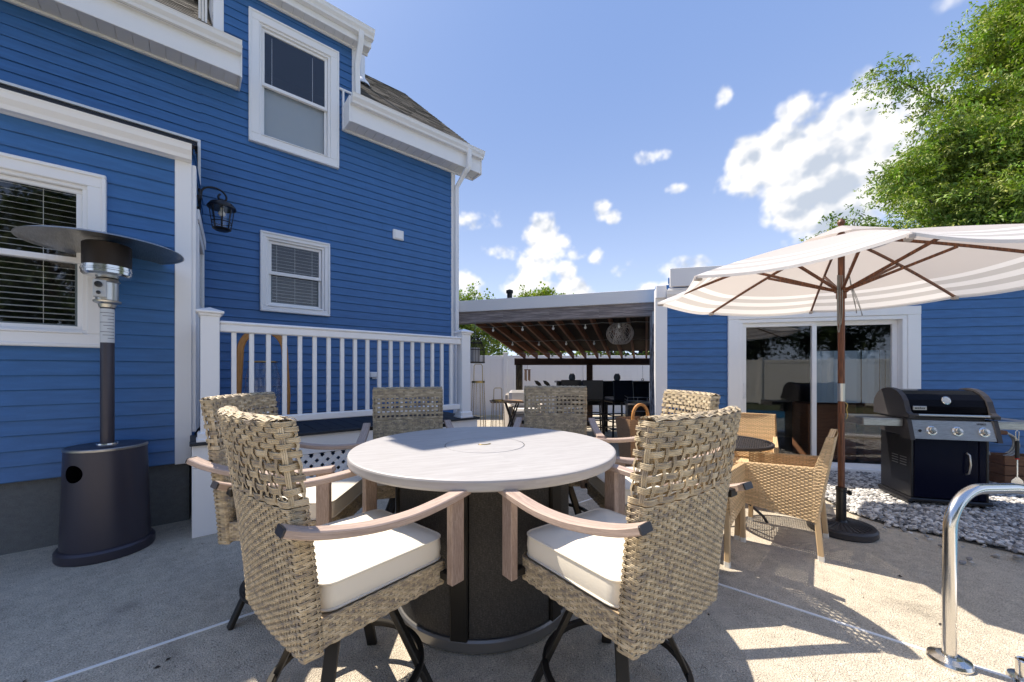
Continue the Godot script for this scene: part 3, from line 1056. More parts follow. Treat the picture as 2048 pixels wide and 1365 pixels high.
	# downspouts
	for d in [[1.925, 6.42, ZM + 0.25, 5.44], [3.745, 5.26, ZM + 0.39, 0.05]]:
		b = MB.new()
		var x: float = d[0]
		var p := [Vector3(x, d[1], d[2] + 0.015), Vector3(x, d[1] - (0.30 if d[3] < 1 else 0.17), d[2] + 0.012)]
		if d[3] < 1:
			p.append(Vector3(x - 0.03, d[1] - 0.37, d[2] - 0.06))
			p.append(Vector3(x - 0.055, d[1] - 0.56, ZM + 0.075))
			p.append(Vector3(x - 0.055, d[3], ZM + 0.075))
		else:
			p.append(Vector3(x, d[1] - 0.40, ZM + 0.085))
			p.append(Vector3(x + 0.01, d[3], ZM + 0.085))
		b.bar(p, 0.075, 0.055, false, Vector3(0, 0, 1))
		obj("downspout", b, M.trim, house)
	# vent cover and outlet on the main wall
	b = MB.new()
	b.span(Vector3(2.51, 3.515, ZM + 0.01), Vector3(2.69, 3.675, ZM + 0.05), 0.008)
	b.span(Vector3(2.53, 3.53, ZM + 0.05), Vector3(2.67, 3.655, ZM + 0.062), 0.004)
	obj("vent_cover", b, M.trim, house)
	b = MB.new()
	b.span(Vector3(2.13, 1.26, ZM + 0.01), Vector3(2.26, 1.345, ZM + 0.075), 0.010)
	b.span(Vector3(2.17, 1.235, ZM + 0.02), Vector3(2.25, 1.262, ZM + 0.05), 0.006)
	obj("outlet_box", b, M.trim, house)
	# the low wing: front wall z = 0, side wall from (0, 0) back to (0.1, -1.5)
	var wing := part("wing_wall", house)
	var wcase := [-2.25, -0.54, 1.55, 2.93]
	var whole := [-2.25 + 0.10, -0.54 - 0.10, 1.65, 2.83]
	backing(wing, -4.6, -0.02, 0.53, 3.34, [whole])
	siding(wing, -4.6, -0.115, 0.535, 3.235, [wcase])
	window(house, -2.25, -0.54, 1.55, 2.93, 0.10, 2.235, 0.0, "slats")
	b = MB.new()
	b.span(Vector3(-0.115, 0.525, -0.03), Vector3(0.0, 3.235, 0.028), 0.004)
	obj("corner_board", b, M.trim, house)
	b = MB.new()
	b.span(Vector3(-4.6, 0.0, -0.35), Vector3(-0.03, 0.53, -0.025))
	obj("foundation", b, M.foundation, house)
	b = MB.new()
	b.span(Vector3(-4.6, 3.235, 0.0), Vector3(0.0, 3.27, 0.045), 0.004)
	b.span(Vector3(-4.6, 3.27, 0.0), Vector3(0.0, 3.345, 0.022), 0.004)
	obj("fascia", b, M.trim, house)
	b = MB.new()
	gutter(b, -4.6, 0.0, 3.352, 0.024)
	obj("gutter", b, M.trim, house)
	# wing roof, seen edge-on
	b = MB.new()
	b.quad(Vector3(-4.6, 3.375, 0.08), Vector3(0.02, 3.375, 0.08), Vector3(0.06, 4.10, ZM + 0.02), Vector3(-4.6, 4.10, ZM + 0.02))
	b.quad(Vector3(-4.6, 3.32, 0.02), Vector3(-4.6, 4.02, ZM + 0.02), Vector3(0.06, 4.02, ZM + 0.02), Vector3(0.02, 3.32, 0.02))
	b.quad(Vector3(-4.6, 3.345, 0.085), Vector3(0.02, 3.345, 0.085), Vector3(0.02, 3.378, 0.085), Vector3(-4.6, 3.378, 0.085))
	obj("wing_roof", b, M.roof_board, house)
	# wing side wall with the storm door, turned a few degrees
	var side := part("wing_side", house, at(Vector3(0, 0, 0), yaw(PI / 2 - 0.067)))
	backing(side, 0.02, 1.42, 0.53, 3.30, [])
	b = MB.new()
	b.span(Vector3(0.03, 0.0, -0.2), Vector3(1.42, 0.53, -0.02))
	obj("foundation", b, M.foundation, side)
	for k in 5:
		obj("siding_board", board_meshes["%0.3f" % COURSE], M.siding, side, at(Vector3(0.12, 2.92 + k * COURSE, 0), Basis.IDENTITY.scaled(Vector3(1.3, 1, 1))))
	b = MB.new()
	b.span(Vector3(0.0, 0.80, 0.0), Vector3(0.10, 3.235, 0.03), 0.004)
	b.span(Vector3(0.17, 0.80, 0.0), Vector3(0.27, 2.90, 0.03), 0.004)
	b.span(Vector3(1.20, 0.80, 0.0), Vector3(1.30, 2.90, 0.03), 0.004)
	b.span(Vector3(0.17, 2.80, 0.03), Vector3(1.30, 2.90, 0.045), 0.004)
	obj("door_casing", b, M.trim, side)
	b = MB.new()
	frame_bars(b, 0.28, 1.19, 0.80, 2.79, 0.10, 0.004, 0.035)
	b.span(Vector3(0.38, 0.90, 0.004), Vector3(1.09, 1.25, 0.03))
	b.span(Vector3(0.38, 1.95, 0.004), Vector3(1.09, 2.02, 0.035))
	obj("storm_door", b, M.vinyl, side)
	b = MB.new()
	b.span(Vector3(0.38, 1.25, 0.010), Vector3(1.09, 2.69, 0.016))
	obj("door_pane", b, M.dark_glass, side)
	b = MB.new()
	b.bar([Vector3(1.13, 1.70, 0.04), Vector3(1.13, 1.70, 0.075), Vector3(1.13, 1.85, 0.075), Vector3(1.13, 1.85, 0.04)], 0.015, 0.015)
	obj("door_handle", b, M.chrome, side)
	build_wall_lantern(house)

# carriage lantern on a scroll bracket, fixed to the wing's side wall
func build_wall_lantern(house: Node3D) -> void:
	var p: Vector3 = house.transform * Vector3(0.045, 3.10, -0.55)
	var t := thing("wall_lantern", "black iron carriage lantern with clear glass on a scroll arm", "lantern", p, deg_to_rad(40.0))
	# local x points away from the wall
	var b := MB.new()
	b.tf = Transform3D(Basis(Vector3(0, 1, 0), Vector3(-1, 0, 0), Vector3(0, 0, 1)), Vector3(0.0, 0.03, 0))
	b.lathe([Vector2(0, 0.0), Vector2(0.075, 0.0), Vector2(0.075, -0.012), Vector2(0.05, -0.03), Vector2(0.0, -0.034)], 20)
	b.tf = Transform3D.IDENTITY
	b.span(Vector3(-0.012, -0.11, -0.06), Vector3(0.006, 0.14, 0.06), 0.006)
	b.span(Vector3(0.004, -0.10, -0.05), Vector3(0.028, 0.13, 0.05), 0.012)
	obj("backplate", b, M.black_iron, t)
	b = MB.new()
	var pa := []
	for k in 15:
		var a := PI - PI * 1.0 * k / 14.0
		pa.append(Vector3(0.135 + 0.105 * cos(a), 0.10 + 0.085 * sin(a), 0))
	for k in 10:
		var a := -PI * 1.35 * (k + 1) / 10.0
		pa.append(Vector3(0.205 + 0.035 * cos(a), 0.10 + 0.035 * sin(a), 0))
	pa.insert(0, Vector3(0.03, 0.03, 0))
	b.tube(pa, 0.010, 8, false, Vector3(0, 0, 1))
	obj("arm", b, M.black_iron, t)
	var c := Vector3(0.20, 0, 0)
	b = MB.new()
	b.lathe([Vector2(0.0, 0.085), Vector2(0.02, 0.08), Vector2(0.03, 0.06), Vector2(0.10, 0.035), Vector2(0.128, -0.005), Vector2(0.128, -0.018), Vector2(0.11, -0.018), Vector2(0.0, -0.010)], 16, c)
	obj("roof", b, M.black_iron, t)
	b = MB.new()
	for k in 8:
		var a := TAU * k / 8
		var d := Vector3(cos(a), 0, sin(a))
		b.tube([c + d * 0.108 + Vector3(0, -0.015, 0), c + d * 0.078 + Vector3(0, -0.235, 0)], 0.0045, 6)
	for rr in [[0.0875, -0.165], [0.078, -0.235]]:
		var ring := []
		for k in 24:
			var a := TAU * k / 24
			ring.append(c + Vector3(cos(a) * rr[0], rr[1], sin(a) * rr[0]))
		b.tube(ring, 0.005, 6, true)
	b.lathe([Vector2(0.0, -0.238), Vector2(0.08, -0.238), Vector2(0.06, -0.252), Vector2(0, -0.256)], 16, c)
	obj("cage", b, M.black_iron, t)
	b = MB.new()
	b.lathe([Vector2(0.072, -0.232), Vector2(0.100, -0.02)], 24, c)
	obj("glass_shade", b, M.glass, t)
	b = MB.new()
	b.lathe([Vector2(0, -0.10), Vector2(0.02, -0.097), Vector2(0.033, -0.08), Vector2(0.03, -0.06), Vector2(0.016, -0.04), Vector2(0.014, -0.012)], 16, c)
	obj("bulb", b, M.bulb, t)

# ---------------------------------------------------------------- raised deck with its railing
func build_deck() -> void:
	var dk := thing("raised_deck", "raised deck with dark boards, white skirt, lattice and white picket railing", "deck", Vector3(-2.9166, 0, -3.4809), deg_to_rad(40.0))
	var top := 0.775
	var floor_ := part("deck_floor", dk)
	var z := -1.46
	var xe := 2.80
	# boards run out from the house
	var x := 0.115
	var bw := 0.138
	while x < xe - 0.02:
		var w := minf(bw, xe - x)
		var b := MB.new()
		b.span(Vector3(x, top - 0.025, z), Vector3(x + w - 0.005, top + rng.randf_range(-0.001, 0.001), 0.42), 0.003)
		obj("deck_board", b, M.decking, floor_)
		x += bw
	var b := MB.new()
	b.span(Vector3(-0.015, top - 0.026, 0.425), Vector3(xe + 0.02, top, 0.545), 0.004)
	obj("deck_board", b, M.decking, floor_)
	b = MB.new()
	b.span(Vector3(-0.012, top - 0.026, 0.02), Vector3(0.11, top, 0.42), 0.004)
	obj("deck_board", b, M.decking, floor_)
	b = MB.new()
	b.span(Vector3(0.02, 0.56, -1.4), Vector3(xe - 0.02, top - 0.028, 0.46))
	obj("joists", b, M.roof_board, dk)
	# white skirt: fascia board, end panel, bottom rail, lattice
	b = MB.new()
	b.span(Vector3(0.0, 0.565, 0.49), Vector3(xe, 0.748, 0.512), 0.004)
	obj("skirt_board", b, M.vinyl, dk)
	b = MB.new()
	b.span(Vector3(0.0, 0.0, 0.488), Vector3(0.235, 0.562, 0.510), 0.003)
	b.span(Vector3(0.0, 0.0, 0.10), Vector3(0.02, 0.745, 0.486), 0.003)
	obj("skirt_panel", b, M.vinyl, dk)
	b = MB.new()
	b.span(Vector3(0.238, 0.0, 0.49), Vector3(xe, 0.10, 0.510), 0.003)
	b.span(Vector3(xe - 0.10, 0.10, 0.49), Vector3(xe, 0.562, 0.510), 0.003)
	b.span(Vector3(0.238, 0.10, 0.49), Vector3(0.262, 0.562, 0.510), 0.003)
	b.span(Vector3(xe - 0.022, 0.0, -1.4), Vector3(xe - 0.002, 0.74, 0.486), 0.003)
	obj("skirt_frame", b, M.vinyl, dk)
	var lat := part("lattice", dk)
	var x0 := 0.262
	var x1 := xe - 0.10
	var y0 := 0.10
	var y1 := 0.562
	var pitch := 0.098
	for dir in [1.0, -1.0]:
		var s := x0 - (y1 - y0)
		while s < x1 + (y1 - y0):
			# the slat's middle line: x = s + dir * (y - y0), clipped to the opening
			var ta := 0.0
			var tb := y1 - y0
			if dir > 0:
				ta = maxf(ta, x0 - s)
				tb = minf(tb, x1 - s)
			else:
				ta = maxf(ta, s - x1)
				tb = minf(tb, s - x0)
			if tb - ta > 0.03:
				var p := Vector3(s + dir * ta, y0 + ta, 0.495 + dir * 0.0028)
				var q := Vector3(s + dir * tb, y0 + tb, 0.495 + dir * 0.0028)
				b = MB.new()
				b.bar([p, q], 0.0052, 0.040, false, Vector3(-dir, 1, 0).normalized())
				obj("lattice_slat", b, M.vinyl, lat)
			s += pitch
	# railing
	var rail := part("railing", dk)
	for xp in [0.117, 2.635]:
		b = MB.new()
		b.box(Vector3(xp, top + 0.53, 0.445), Vector3(0.125, 1.06, 0.125), 0.004)
		obj("post", b, M.vinyl, rail)
		b = MB.new()
		b.box(Vector3(xp, top + 0.04, 0.445), Vector3(0.165, 0.075, 0.165), 0.012)
		b.box(Vector3(xp, top + 0.012, 0.445), Vector3(0.18, 0.024, 0.18), 0.004)
		obj("post_foot", b, M.vinyl, rail)
		b = MB.new()
		b.box(Vector3(xp, top + 1.072, 0.445), Vector3(0.185, 0.022, 0.185), 0.005)
		b.box(Vector3(xp, top + 1.050, 0.445), Vector3(0.15, 0.028, 0.15), 0.008)
		var h := 0.085
		var y := top + 1.083
		var c := Vector3(xp, y + 0.035, 0.445)
		for k in 4:
			var a := Vector3(xp, y, 0.445) + yaw(PI / 2 * k) * Vector3(-h, 0, h)
			var d := Vector3(xp, y, 0.445) + yaw(PI / 2 * k) * Vector3(h, 0, h)
			b.tri3(a, d, c)
		obj("post_cap", b, M.vinyl, rail)
	b = MB.new()
	b.span(Vector3(0.18, 1.690, 0.405), Vector3(2.572, 1.755, 0.485), 0.008)
	b.span(Vector3(0.18, 1.755, 0.395), Vector3(2.572, 1.782, 0.495), 0.010)
	obj("top_rail", b, M.vinyl, rail)
	b = MB.new()
	b.span(Vector3(0.18, 0.882, 0.415), Vector3(2.572, 0.947, 0.475), 0.008)
	obj("bottom_rail", b, M.vinyl, rail)
	var bm := MB.new()
	bm.box(Vector3(0, 1.318, 0.445), Vector3(0.036, 0.744, 0.036), 0.004)
	var mesh := bm.mesh()
	for k in 18:
		obj("baluster", mesh, M.vinyl, rail, at(Vector3(0.28 + 0.1276 * k, 0, 0)))
	# return rail from the left post back to the house
	b = MB.new()
	b.span(Vector3(0.08, 1.69, 0.06), Vector3(0.155, 1.78, 0.382), 0.008)
	obj("side_rail", b, M.vinyl, rail)

# ---------------------------------------------------------------- pool house with the sliding door
func build_pool_house() -> void:
	var ph := thing("pool_house", "low blue clapboard pool house with a white sliding glass door", "house", Vector3(2.27, 0, -5.60), deg_to_rad(-13.52))
	var W := 5.2
	var wall := part("front_wall", ph)
	var hole := [0.96, 2.86, 0.03, 2.06]
	var cased := [0.80, 3.02, 0.0, 2.19]
	backing(wall, -0.15, W, 0.0, 2.62, [hole])
	siding(wall, 0.0, W, 0.0, 2.48, [cased])
	var b := MB.new()
	b.span(Vector3(-0.165, 0.0, -0.1), Vector3(0.0, 2.56, 0.03), 0.004)
	obj("corner_board", b, M.trim, ph)
	b = MB.new()
	b.box(Vector3(0.42, 1.31, -1.66), Vector3(0.10, 2.62, 3.24), 0, yaw(-0.318))
	b.span(Vector3(W - 0.12, 0, -3.2), Vector3(W, 2.62, -0.12))
	b.span(Vector3(0.9, 0, -3.2), Vector3(W - 0.12, 2.62, -3.08))
	b.tf = Transform3D(Basis(Vector3(1, 0, 0), Vector3(0, 0, -1), Vector3(0, 1, 0)), Vector3.ZERO)
	b.plate(PackedVector2Array([Vector2(0.0, -0.10), Vector2(W, -0.10), Vector2(W, 3.3), Vector2(1.05, 3.3)]), 2.62, 2.70)
	b.tf = Transform3D.IDENTITY
	obj("outer_wall", b, M.sheathing, ph)
	# metal roof edge with its gutter
	b = MB.new()
	b.span(Vector3(0.02, 2.56, 0.10), Vector3(W, 2.82, 0.16), 0.004)
	obj("roof_edge", b, M.grey_panel, ph)
	b = MB.new()
	gutter(b, -0.02, W, 2.51, 0.02)
	b.span(Vector3(-0.16, 2.42, 0.03), Vector3(-0.02, 2.60, 0.09), 0.006)
	b.span(Vector3(0.0, 2.515, 0.0), Vector3(W, 2.545, 0.12), 0.004)
	obj("gutter", b, M.trim, ph)
	# sliding door
	var door := part("sliding_door", ph)
	b = MB.new()
	b.span(Vector3(0.80, 0.02, 0.002), Vector3(0.94, 2.08, 0.045), 0.005)
	b.span(Vector3(2.88, 0.02, 0.002), Vector3(3.02, 2.08, 0.045), 0.005)
	b.span(Vector3(0.80, 2.08, 0.002), Vector3(3.02, 2.19, 0.048), 0.005)
	obj("casing", b, M.trim, door)
	b = MB.new()
	frame_bars(b, 0.94, 2.88, 0.02, 2.078, 0.05, -0.11, 0.035)
	obj("frame", b, M.vinyl, door)
	for s in [[0.99, 1.90, -0.03, "glass_panel"], [1.86, 2.83, -0.075, "glass_panel"]]:
		b = MB.new()
		frame_bars(b, s[0], s[1], 0.07, 2.028, 0.055, s[2] - 0.02, s[2] + 0.02)
		obj("sash", b, M.vinyl, door)
		b = MB.new()
		b.span(Vector3(s[0] + 0.05, 0.12, s[2] - 0.003), Vector3(s[1] - 0.05, 1.978, s[2] + 0.003))
		obj("pane", b, M.window_glass, door)
	b = MB.new()
	b.tube([Vector3(1.012, 0.98, 0.0), Vector3(1.012, 0.98, 0.035), Vector3(1.012, 1.18, 0.035), Vector3(1.012, 1.18, 0.0)], 0.008, 8, false, Vector3.RIGHT)
	obj("handle", b, M.vinyl, door)
	b = MB.new()
	b.span(Vector3(0.80, -0.01, 0.0), Vector3(3.02, 0.022, 0.10), 0.006)
	obj("threshold", b, M.vinyl, door)
	# dim room: near-black lining with the dimness in its colour, hanging cloth, cabinet
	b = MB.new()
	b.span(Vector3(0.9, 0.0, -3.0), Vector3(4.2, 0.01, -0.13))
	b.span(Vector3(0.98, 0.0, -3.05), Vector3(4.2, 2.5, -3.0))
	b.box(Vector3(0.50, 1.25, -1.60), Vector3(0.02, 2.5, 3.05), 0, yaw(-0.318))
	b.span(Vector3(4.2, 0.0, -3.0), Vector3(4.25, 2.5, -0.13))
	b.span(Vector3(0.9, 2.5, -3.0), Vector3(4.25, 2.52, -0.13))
	obj("painted_dim_lining", b, M.room, ph)
	b = MB.new()
	b.span(Vector3(2.02, 0.08, -1.0), Vector3(2.62, 0.88, -0.5), 0.01)
	b.span(Vector3(2.68, 0.08, -1.1), Vector3(3.3, 0.95, -0.45), 0.01)
	obj("cabinet", b, M.crate, ph)
	b = MB.new()
	for k in 14:
		var x := 1.96 + k * 0.068
		b.box(Vector3(x, 1.28, -0.24 + 0.012 * sin(k * 2.1)), Vector3(0.07, 0.72, 0.004), 0, yaw(0.35 * sin(k * 1.7)))
	obj("curtain", b, M.curtain, ph)

# ---------------------------------------------------------------- pavilion: sloping roof from the front beam down to the back beam
func build_pavilion() -> void:
	var A := Vector3(-0.95, 0, -7.05)
	var B := Vector3(2.33, 0, -6.0)
	var d := (B - A).normalized()
	var out := Vector3(-d.z, 0, d.x)       # towards the patio
	if out.z < 0:
		out = -out
	var turn := atan2(-d.z, d.x)
	var pv := thing("pavilion", "dark timber pavilion with a sloping rafter roof and pale grey fascia", "pavilion", A, turn)
	var L := (B - A).length()
	var inv := pv.transform.affine_inverse()
	var b := MB.new()
	b.span(Vector3(-0.1, 2.445, -0.02), Vector3(L + 0.02, 2.65, 0.03), 0.004)
	obj("fascia", b, M.grey_panel, pv)
	b = MB.new()
	b.span(Vector3(-0.1, 2.235, -0.12), Vector3(L, 2.445, 0.0), 0.008)
	obj("front_beam", b, M.beam, pv)
	b = MB.new()
	b.span(Vector3(L - 0.155, 0.0, -0.135), Vector3(L - 0.01, 2.236, 0.008), 0.008)
	obj("post", b, M.beam_post, pv)
	b = MB.new()
	b.span(Vector3(L - 0.12, 2.10, 0.008), Vector3(L - 0.03, 2.30, 0.012))
	b.tube([Vector3(L - 0.08, 1.80, 0.02), Vector3(L - 0.055, 1.77, 0.02), Vector3(L - 0.08, 1.74, 0.02), Vector3(L - 0.105, 1.77, 0.02)], 0.006, 6, true, Vector3(0, 0, 1))
	obj("bracket", b, M.brushed, pv)
	# back beam and its posts
	var zb := -9.5
	b = MB.new()
	var p0 := inv * Vector3(0.06, 1.60, zb)
	var p1 := inv * Vector3(4.2, 1.60, zb)
	b.bar([p0, p1], 0.12, 0.17)
	obj("back_beam", b, M.brown_wood, pv)
	for px in [[0.18, "g"], [1.93, "b"], [3.7, "b"]]:
		b = MB.new()
		var q: Vector3 = inv * Vector3(px[0], 0.76, zb)
		b.box(q, Vector3(0.14, 1.51, 0.14), 0.006)
		obj("post", b, M.green_wood if px[1] == "g" else M.brown_wood, pv)
	# rafters
	for i in 13:
		var fx := -0.78 + i * 0.292
		var f := A + d * (fx - A.x) / d.x
		var g := Vector3(0.33 + i * 0.305, 0, zb - 0.12)
		b = MB.new()
		b.bar([inv * Vector3(f.x, 2.36, f.z).lerp(Vector3(g.x, 1.745, g.z), 0.035), inv * Vector3(g.x, 1.745, g.z)], 0.042, 0.14)
		obj("rafter", b, M.rafter_wood, pv)
	# roof boards above the rafters, ending short of the back beam
	b = MB.new()
	var c0 := Vector3(-0.98, 2.46, -7.07)
	var c1 := Vector3(2.60, 2.46, -5.93)
	for k in 7:
		var t0 := k / 7.0 * 1.0
		var t1 := (k + 0.985) / 7.0 * 1.0
		var e0 := Vector3(0.25, 1.86, -9.45)
		var e1 := Vector3(4.25, 1.86, -9.45)
		var a0 := c0.lerp(e0, t0)
		var a1 := c1.lerp(e1, t0)
		var b0 := c0.lerp(e0, t1)
		var b1 := c1.lerp(e1, t1)
		var pb := MB.new()
		var u := Vector3(0, 0.022, 0)
		pb.quad(inv * (a0 + u), inv * (a1 + u), inv * (b1 + u), inv * (b0 + u))
		pb.quad(inv * a0, inv * b0, inv * b1, inv * a1)
		pb.quad(inv * a0, inv * a1, inv * (a1 + u), inv * (a0 + u))
		pb.quad(inv * b0, inv * (b0 + u), inv * (b1 + u), inv * b1)
		pb.quad(inv * a0, inv * (a0 + u), inv * (b0 + u), inv * b0)
		pb.quad(inv * a1, inv * b1, inv * (b1 + u), inv * (a1 + u))
		obj("roof_board", pb, M.roof_board, pv)
	b = MB.new()
	var fp := inv * Vector3(-0.05, 2.15, -8.0)
	b.lathe([Vector2(0.055, 0), Vector2(0.055, 0.84), Vector2(0.075, 0.845), Vector2(0.075, 0.90), Vector2(0.0, 0.93)], 14, fp)
	obj("flue_pipe", b, M.black_iron, pv)
	# a string of bulbs swagged under the rafters in three runs
	var sl := thing("string_lights", "string of small clear bulbs strung beneath the dark rafters", "string lights", Vector3(0.3, 2.2, -7.2))
	for run in 3:
		var pts := []
		var zr := -7.15 - run * 0.78
		var yr := 2.19 - run * 0.205
		var xa := -0.62 + run * 0.36
		for k in 13:
			var x := xa + k * 0.27
			pts.append(Vector3(x - 0.3, yr - 0.02 * absf(sin(k * 1.57)) - 2.2, zr + 0.28 * (x - xa) * (1.0 - run * 0.35) + 7.2))
		b = MB.new()
		b.tube(pts, 0.0042, 5)
		obj("cable", b, M.rope, sl)
		for k in range(1, 13, 2):
			b = MB.new()
			b.lathe([Vector2(0.008, 0.0), Vector2(0.009, -0.025), Vector2(0.022, -0.045), Vector2(0.024, -0.06), Vector2(0.014, -0.078), Vector2(0.0, -0.082)], 10, pts[k])
			obj("bulb", b, M.bulb, sl)
	# pendant globe of white cane
	var gl := thing("cane_globe", "round pendant lamp of crossed pale cane hanging in the pavilion", "lamp", Vector3(1.92, 2.03, -6.8))
	b = MB.new()
	var r := RandomNumberGenerator.new()
	r.seed = 5
	for k in 30:
		var ax := Vector3(r.randf_range(-1, 1), r.randf_range(-0.45, 0.45), r.randf_range(-1, 1)).normalized()
		var e1 := ax.cross(Vector3.UP).normalized()
		var e2 := ax.cross(e1).normalized()
		var ring := []
		for q in 28:
			var t := TAU * q / 28
			var p := (e1 * cos(t) + e2 * sin(t)) * 0.235
			ring.append(Vector3(p.x, clampf(p.y * 0.88, -0.185, 0.175), p.z))
		b.tube(ring, 0.0045, 5, true, ax)
	obj("cane_weave", b, M.rattan, gl)
	b = MB.new()
	b.tube([Vector3(0, 0.17, 0), Vector3(0, 0.34, 0)], 0.006, 6)
	b.lathe([Vector2(0.0, 0.20), Vector2(0.06, 0.195), Vector2(0.075, 0.175), Vector2(0, 0.17)], 14)
	obj("hanger", b, M.black_iron, gl)
	# bird cage by the post of the deck
	var bc := thing("bird_cage", "dark bamboo birdcage lantern hanging at the pavilion's corner", "birdcage", Vector3(-0.66, 1.52, -6.85))
	b = MB.new()
	for k in 22:
		var a := TAU * k / 22
		var dd := Vector3(cos(a), 0, sin(a))
		b.tube([dd * 0.165, dd * 0.165 + Vector3(0, 0.22, 0), dd * 0.12 + Vector3(0, 0.36, 0), dd * 0.05 + Vector3(0, 0.44, 0)], 0.004, 5)
	for rr in [[0.168, 0.0], [0.168, 0.22], [0.125, 0.35], [0.055, 0.43]]:
		var ring := []
		for k in 24:
			ring.append(Vector3(cos(TAU * k / 24) * rr[0], rr[1], sin(TAU * k / 24) * rr[0]))
		b.tube(ring, 0.008, 6, true)
	b.lathe([Vector2(0.0, -0.015), Vector2(0.175, -0.015), Vector2(0.175, 0.005), Vector2(0, 0.005)], 24)
	obj("cage", b, M.dark_rattan, bc)
	b = MB.new()
	b.tube([Vector3(0, 0.43, 0), Vector3(0, 0.75, 0)], 0.005, 6)
	obj("cord", b, M.rope, bc)
	b = MB.new()
	b.lathe([Vector2(0.0, 0.005), Vector2(0.085, 0.005), Vector2(0.085, 0.26), Vector2(0, 0.26)], 18)
	obj("candle_shade", b, M.rattan, bc)
	# bamboo chime and two bits hung from the back beam
	var ch := thing("bamboo_chime", "small bamboo wind chime hanging from the back beam", "wind chime", Vector3(0.38, 1.12, -9.42))
	b = MB.new()
	for k in 6:
		var a := TAU * k / 6
		b.tube([Vector3(cos(a) * 0.06, 0.02 * (k % 2), sin(a) * 0.06), Vector3(cos(a) * 0.06, 0.27, sin(a) * 0.06)], 0.013, 7)
	obj("tubes", b, M.tan_wood, ch)
	b = MB.new()
	b.lathe([Vector2(0, 0.27), Vector2(0.085, 0.27), Vector2(0.085, 0.29), Vector2(0, 0.29)], 14)
	b.tube([Vector3(0, 0.29, 0), Vector3(0, 0.40, 0)], 0.003, 5)
	obj("cap", b, M.tan_wood, ch)
	var oc := thing("hanging_ornament", "thin wire ornament with a small tag hanging from the back beam", "ornament", Vector3(3.22, 1.18, -9.42))
	b = MB.new()
	b.tube([Vector3(0, 0, 0), Vector3(0, 0.34, 0)], 0.003, 5)
	obj("wire", b, M.black_iron, oc)
	b = MB.new()
	frame_bars(b, -0.03, 0.03, -0.05, 0.0, 0.012, -0.004, 0.004, 0.001)
	obj("charm", b, M.black_iron, oc)
	# bar with its stools
	var bar := thing("bar_counter", "long black bar counter at the back of the pavilion", "bar counter", Vector3(2.15, 0, -8.75))
	b = MB.new()
	b.span(Vector3(-1.15, 1.10, -0.28), Vector3(0.95, 1.14, 0.25), 0.006)
	obj("counter_top", b, M.black_paint, bar)
	b = MB.new()
	b.span(Vector3(-1.12, 0.60, 0.14), Vector3(0.93, 1.098, 0.18), 0.004)
	obj("front_panel", b, M.black_paint, bar)
	for x in [-1.08, -0.02, 0.88]:
		b = MB.new()
		b.span(Vector3(x - 0.03, 0.0, 0.08), Vector3(x + 0.03, 0.60, 0.14), 0.004)
		b.span(Vector3(x - 0.03, 0.0, -0.22), Vector3(x + 0.03, 1.10, -0.16), 0.004)
		obj("leg", b, M.black_paint, bar)
	var stool := make_stool("black bar stool with slatted legs in front of the bar's post")
	stool.position = Vector3(1.66, 0, -7.95)
	stool.rotation.y = PI - 0.12
	copy(stool, "black bar stool beside the small black cooker cart", Vector3(2.14, 0, -7.72), PI + 0.2)
	copy(stool, "black bar stool nearest the bar's left end", Vector3(1.22, 0, -8.15), PI + 0.05)
	for k in 2:
		var j := thing("jar_lantern", ["smoked glass jar lantern on the bar by the brown post", "smoked glass jar lantern standing free on the bar top"][k], "lantern", Vector3([1.36, 2.38][k], 1.14, -8.66), 0, "jar lanterns on the bar")
		b = MB.new()
		b.lathe([Vector2(0, 0), Vector2(0.05, 0), Vector2(0.075, 0.06), Vector2(0.07, 0.12), Vector2(0.045, 0.155), Vector2(0.048, 0.16), Vector2(0.0, 0.158)], 18)
		obj("jar", b, M.screen, j)
		b = MB.new()
		b.tube([Vector3(-0.05, 0.15, 0), Vector3(-0.03, 0.17, 0), Vector3(0.03, 0.17, 0), Vector3(0.05, 0.15, 0)], 0.004, 5)
		obj("handle", b, M.brushed, j)
	# cooker cart
	var ck := thing("cooker_cart", "small black cooker cart with chrome rails under the pavilion", "cooker", Vector3(2.32, 0, -6.9), deg_to_rad(-10))
	b = MB.new()
	b.span(Vector3(-0.24, 0.06, -0.22), Vector3(0.24, 0.76, 0.22), 0.01)
	obj("body", b, M.black_paint, ck)
	b = MB.new()
	b.span(Vector3(-0.26, 0.76, -0.24), Vector3(0.26, 0.80, 0.24), 0.006)
	for y in [0.84, 0.90]:
		b.tube([Vector3(-0.25, y, -0.22), Vector3(-0.25, y, 0.22), Vector3(0.25, y, 0.22), Vector3(0.25, y, -0.22)], 0.006, 6)
	for x in [-0.25, -0.08, 0.08, 0.25]:
		b.tube([Vector3(x, 0.79, 0.22), Vector3(x, 0.90, 0.22)], 0.005, 6)
	b.tube([Vector3(-0.2, 0.66, 0.25), Vector3(0.2, 0.66, 0.25)], 0.008, 6)
	obj("chrome_rack", b, M.brushed, ck)
	for x in [-0.19, 0.19]:
		b = MB.new()
		b.span(Vector3(x - 0.02, 0.0, -0.18), Vector3(x + 0.02, 0.06, 0.18), 0.004)
		obj("foot", b, M.black_iron, ck)
	# seat with pale cushion behind the wooden folding table
	var sf := thing("wicker_armchair", "pale wicker armchair with white cushion by the folding table", "armchair", Vector3(0.22, 0, -8.6), deg_to_rad(12))
	b = MB.new()
	b.span(Vector3(-0.30, 0.08, -0.30), Vector3(0.40, 0.42, 0.34), 0.05)
	b.span(Vector3(-0.32, 0.08, -0.38), Vector3(0.42, 0.86, -0.26), 0.05)
	b.span(Vector3(-0.36, 0.08, -0.36), Vector3(-0.26, 0.64, 0.34), 0.04)
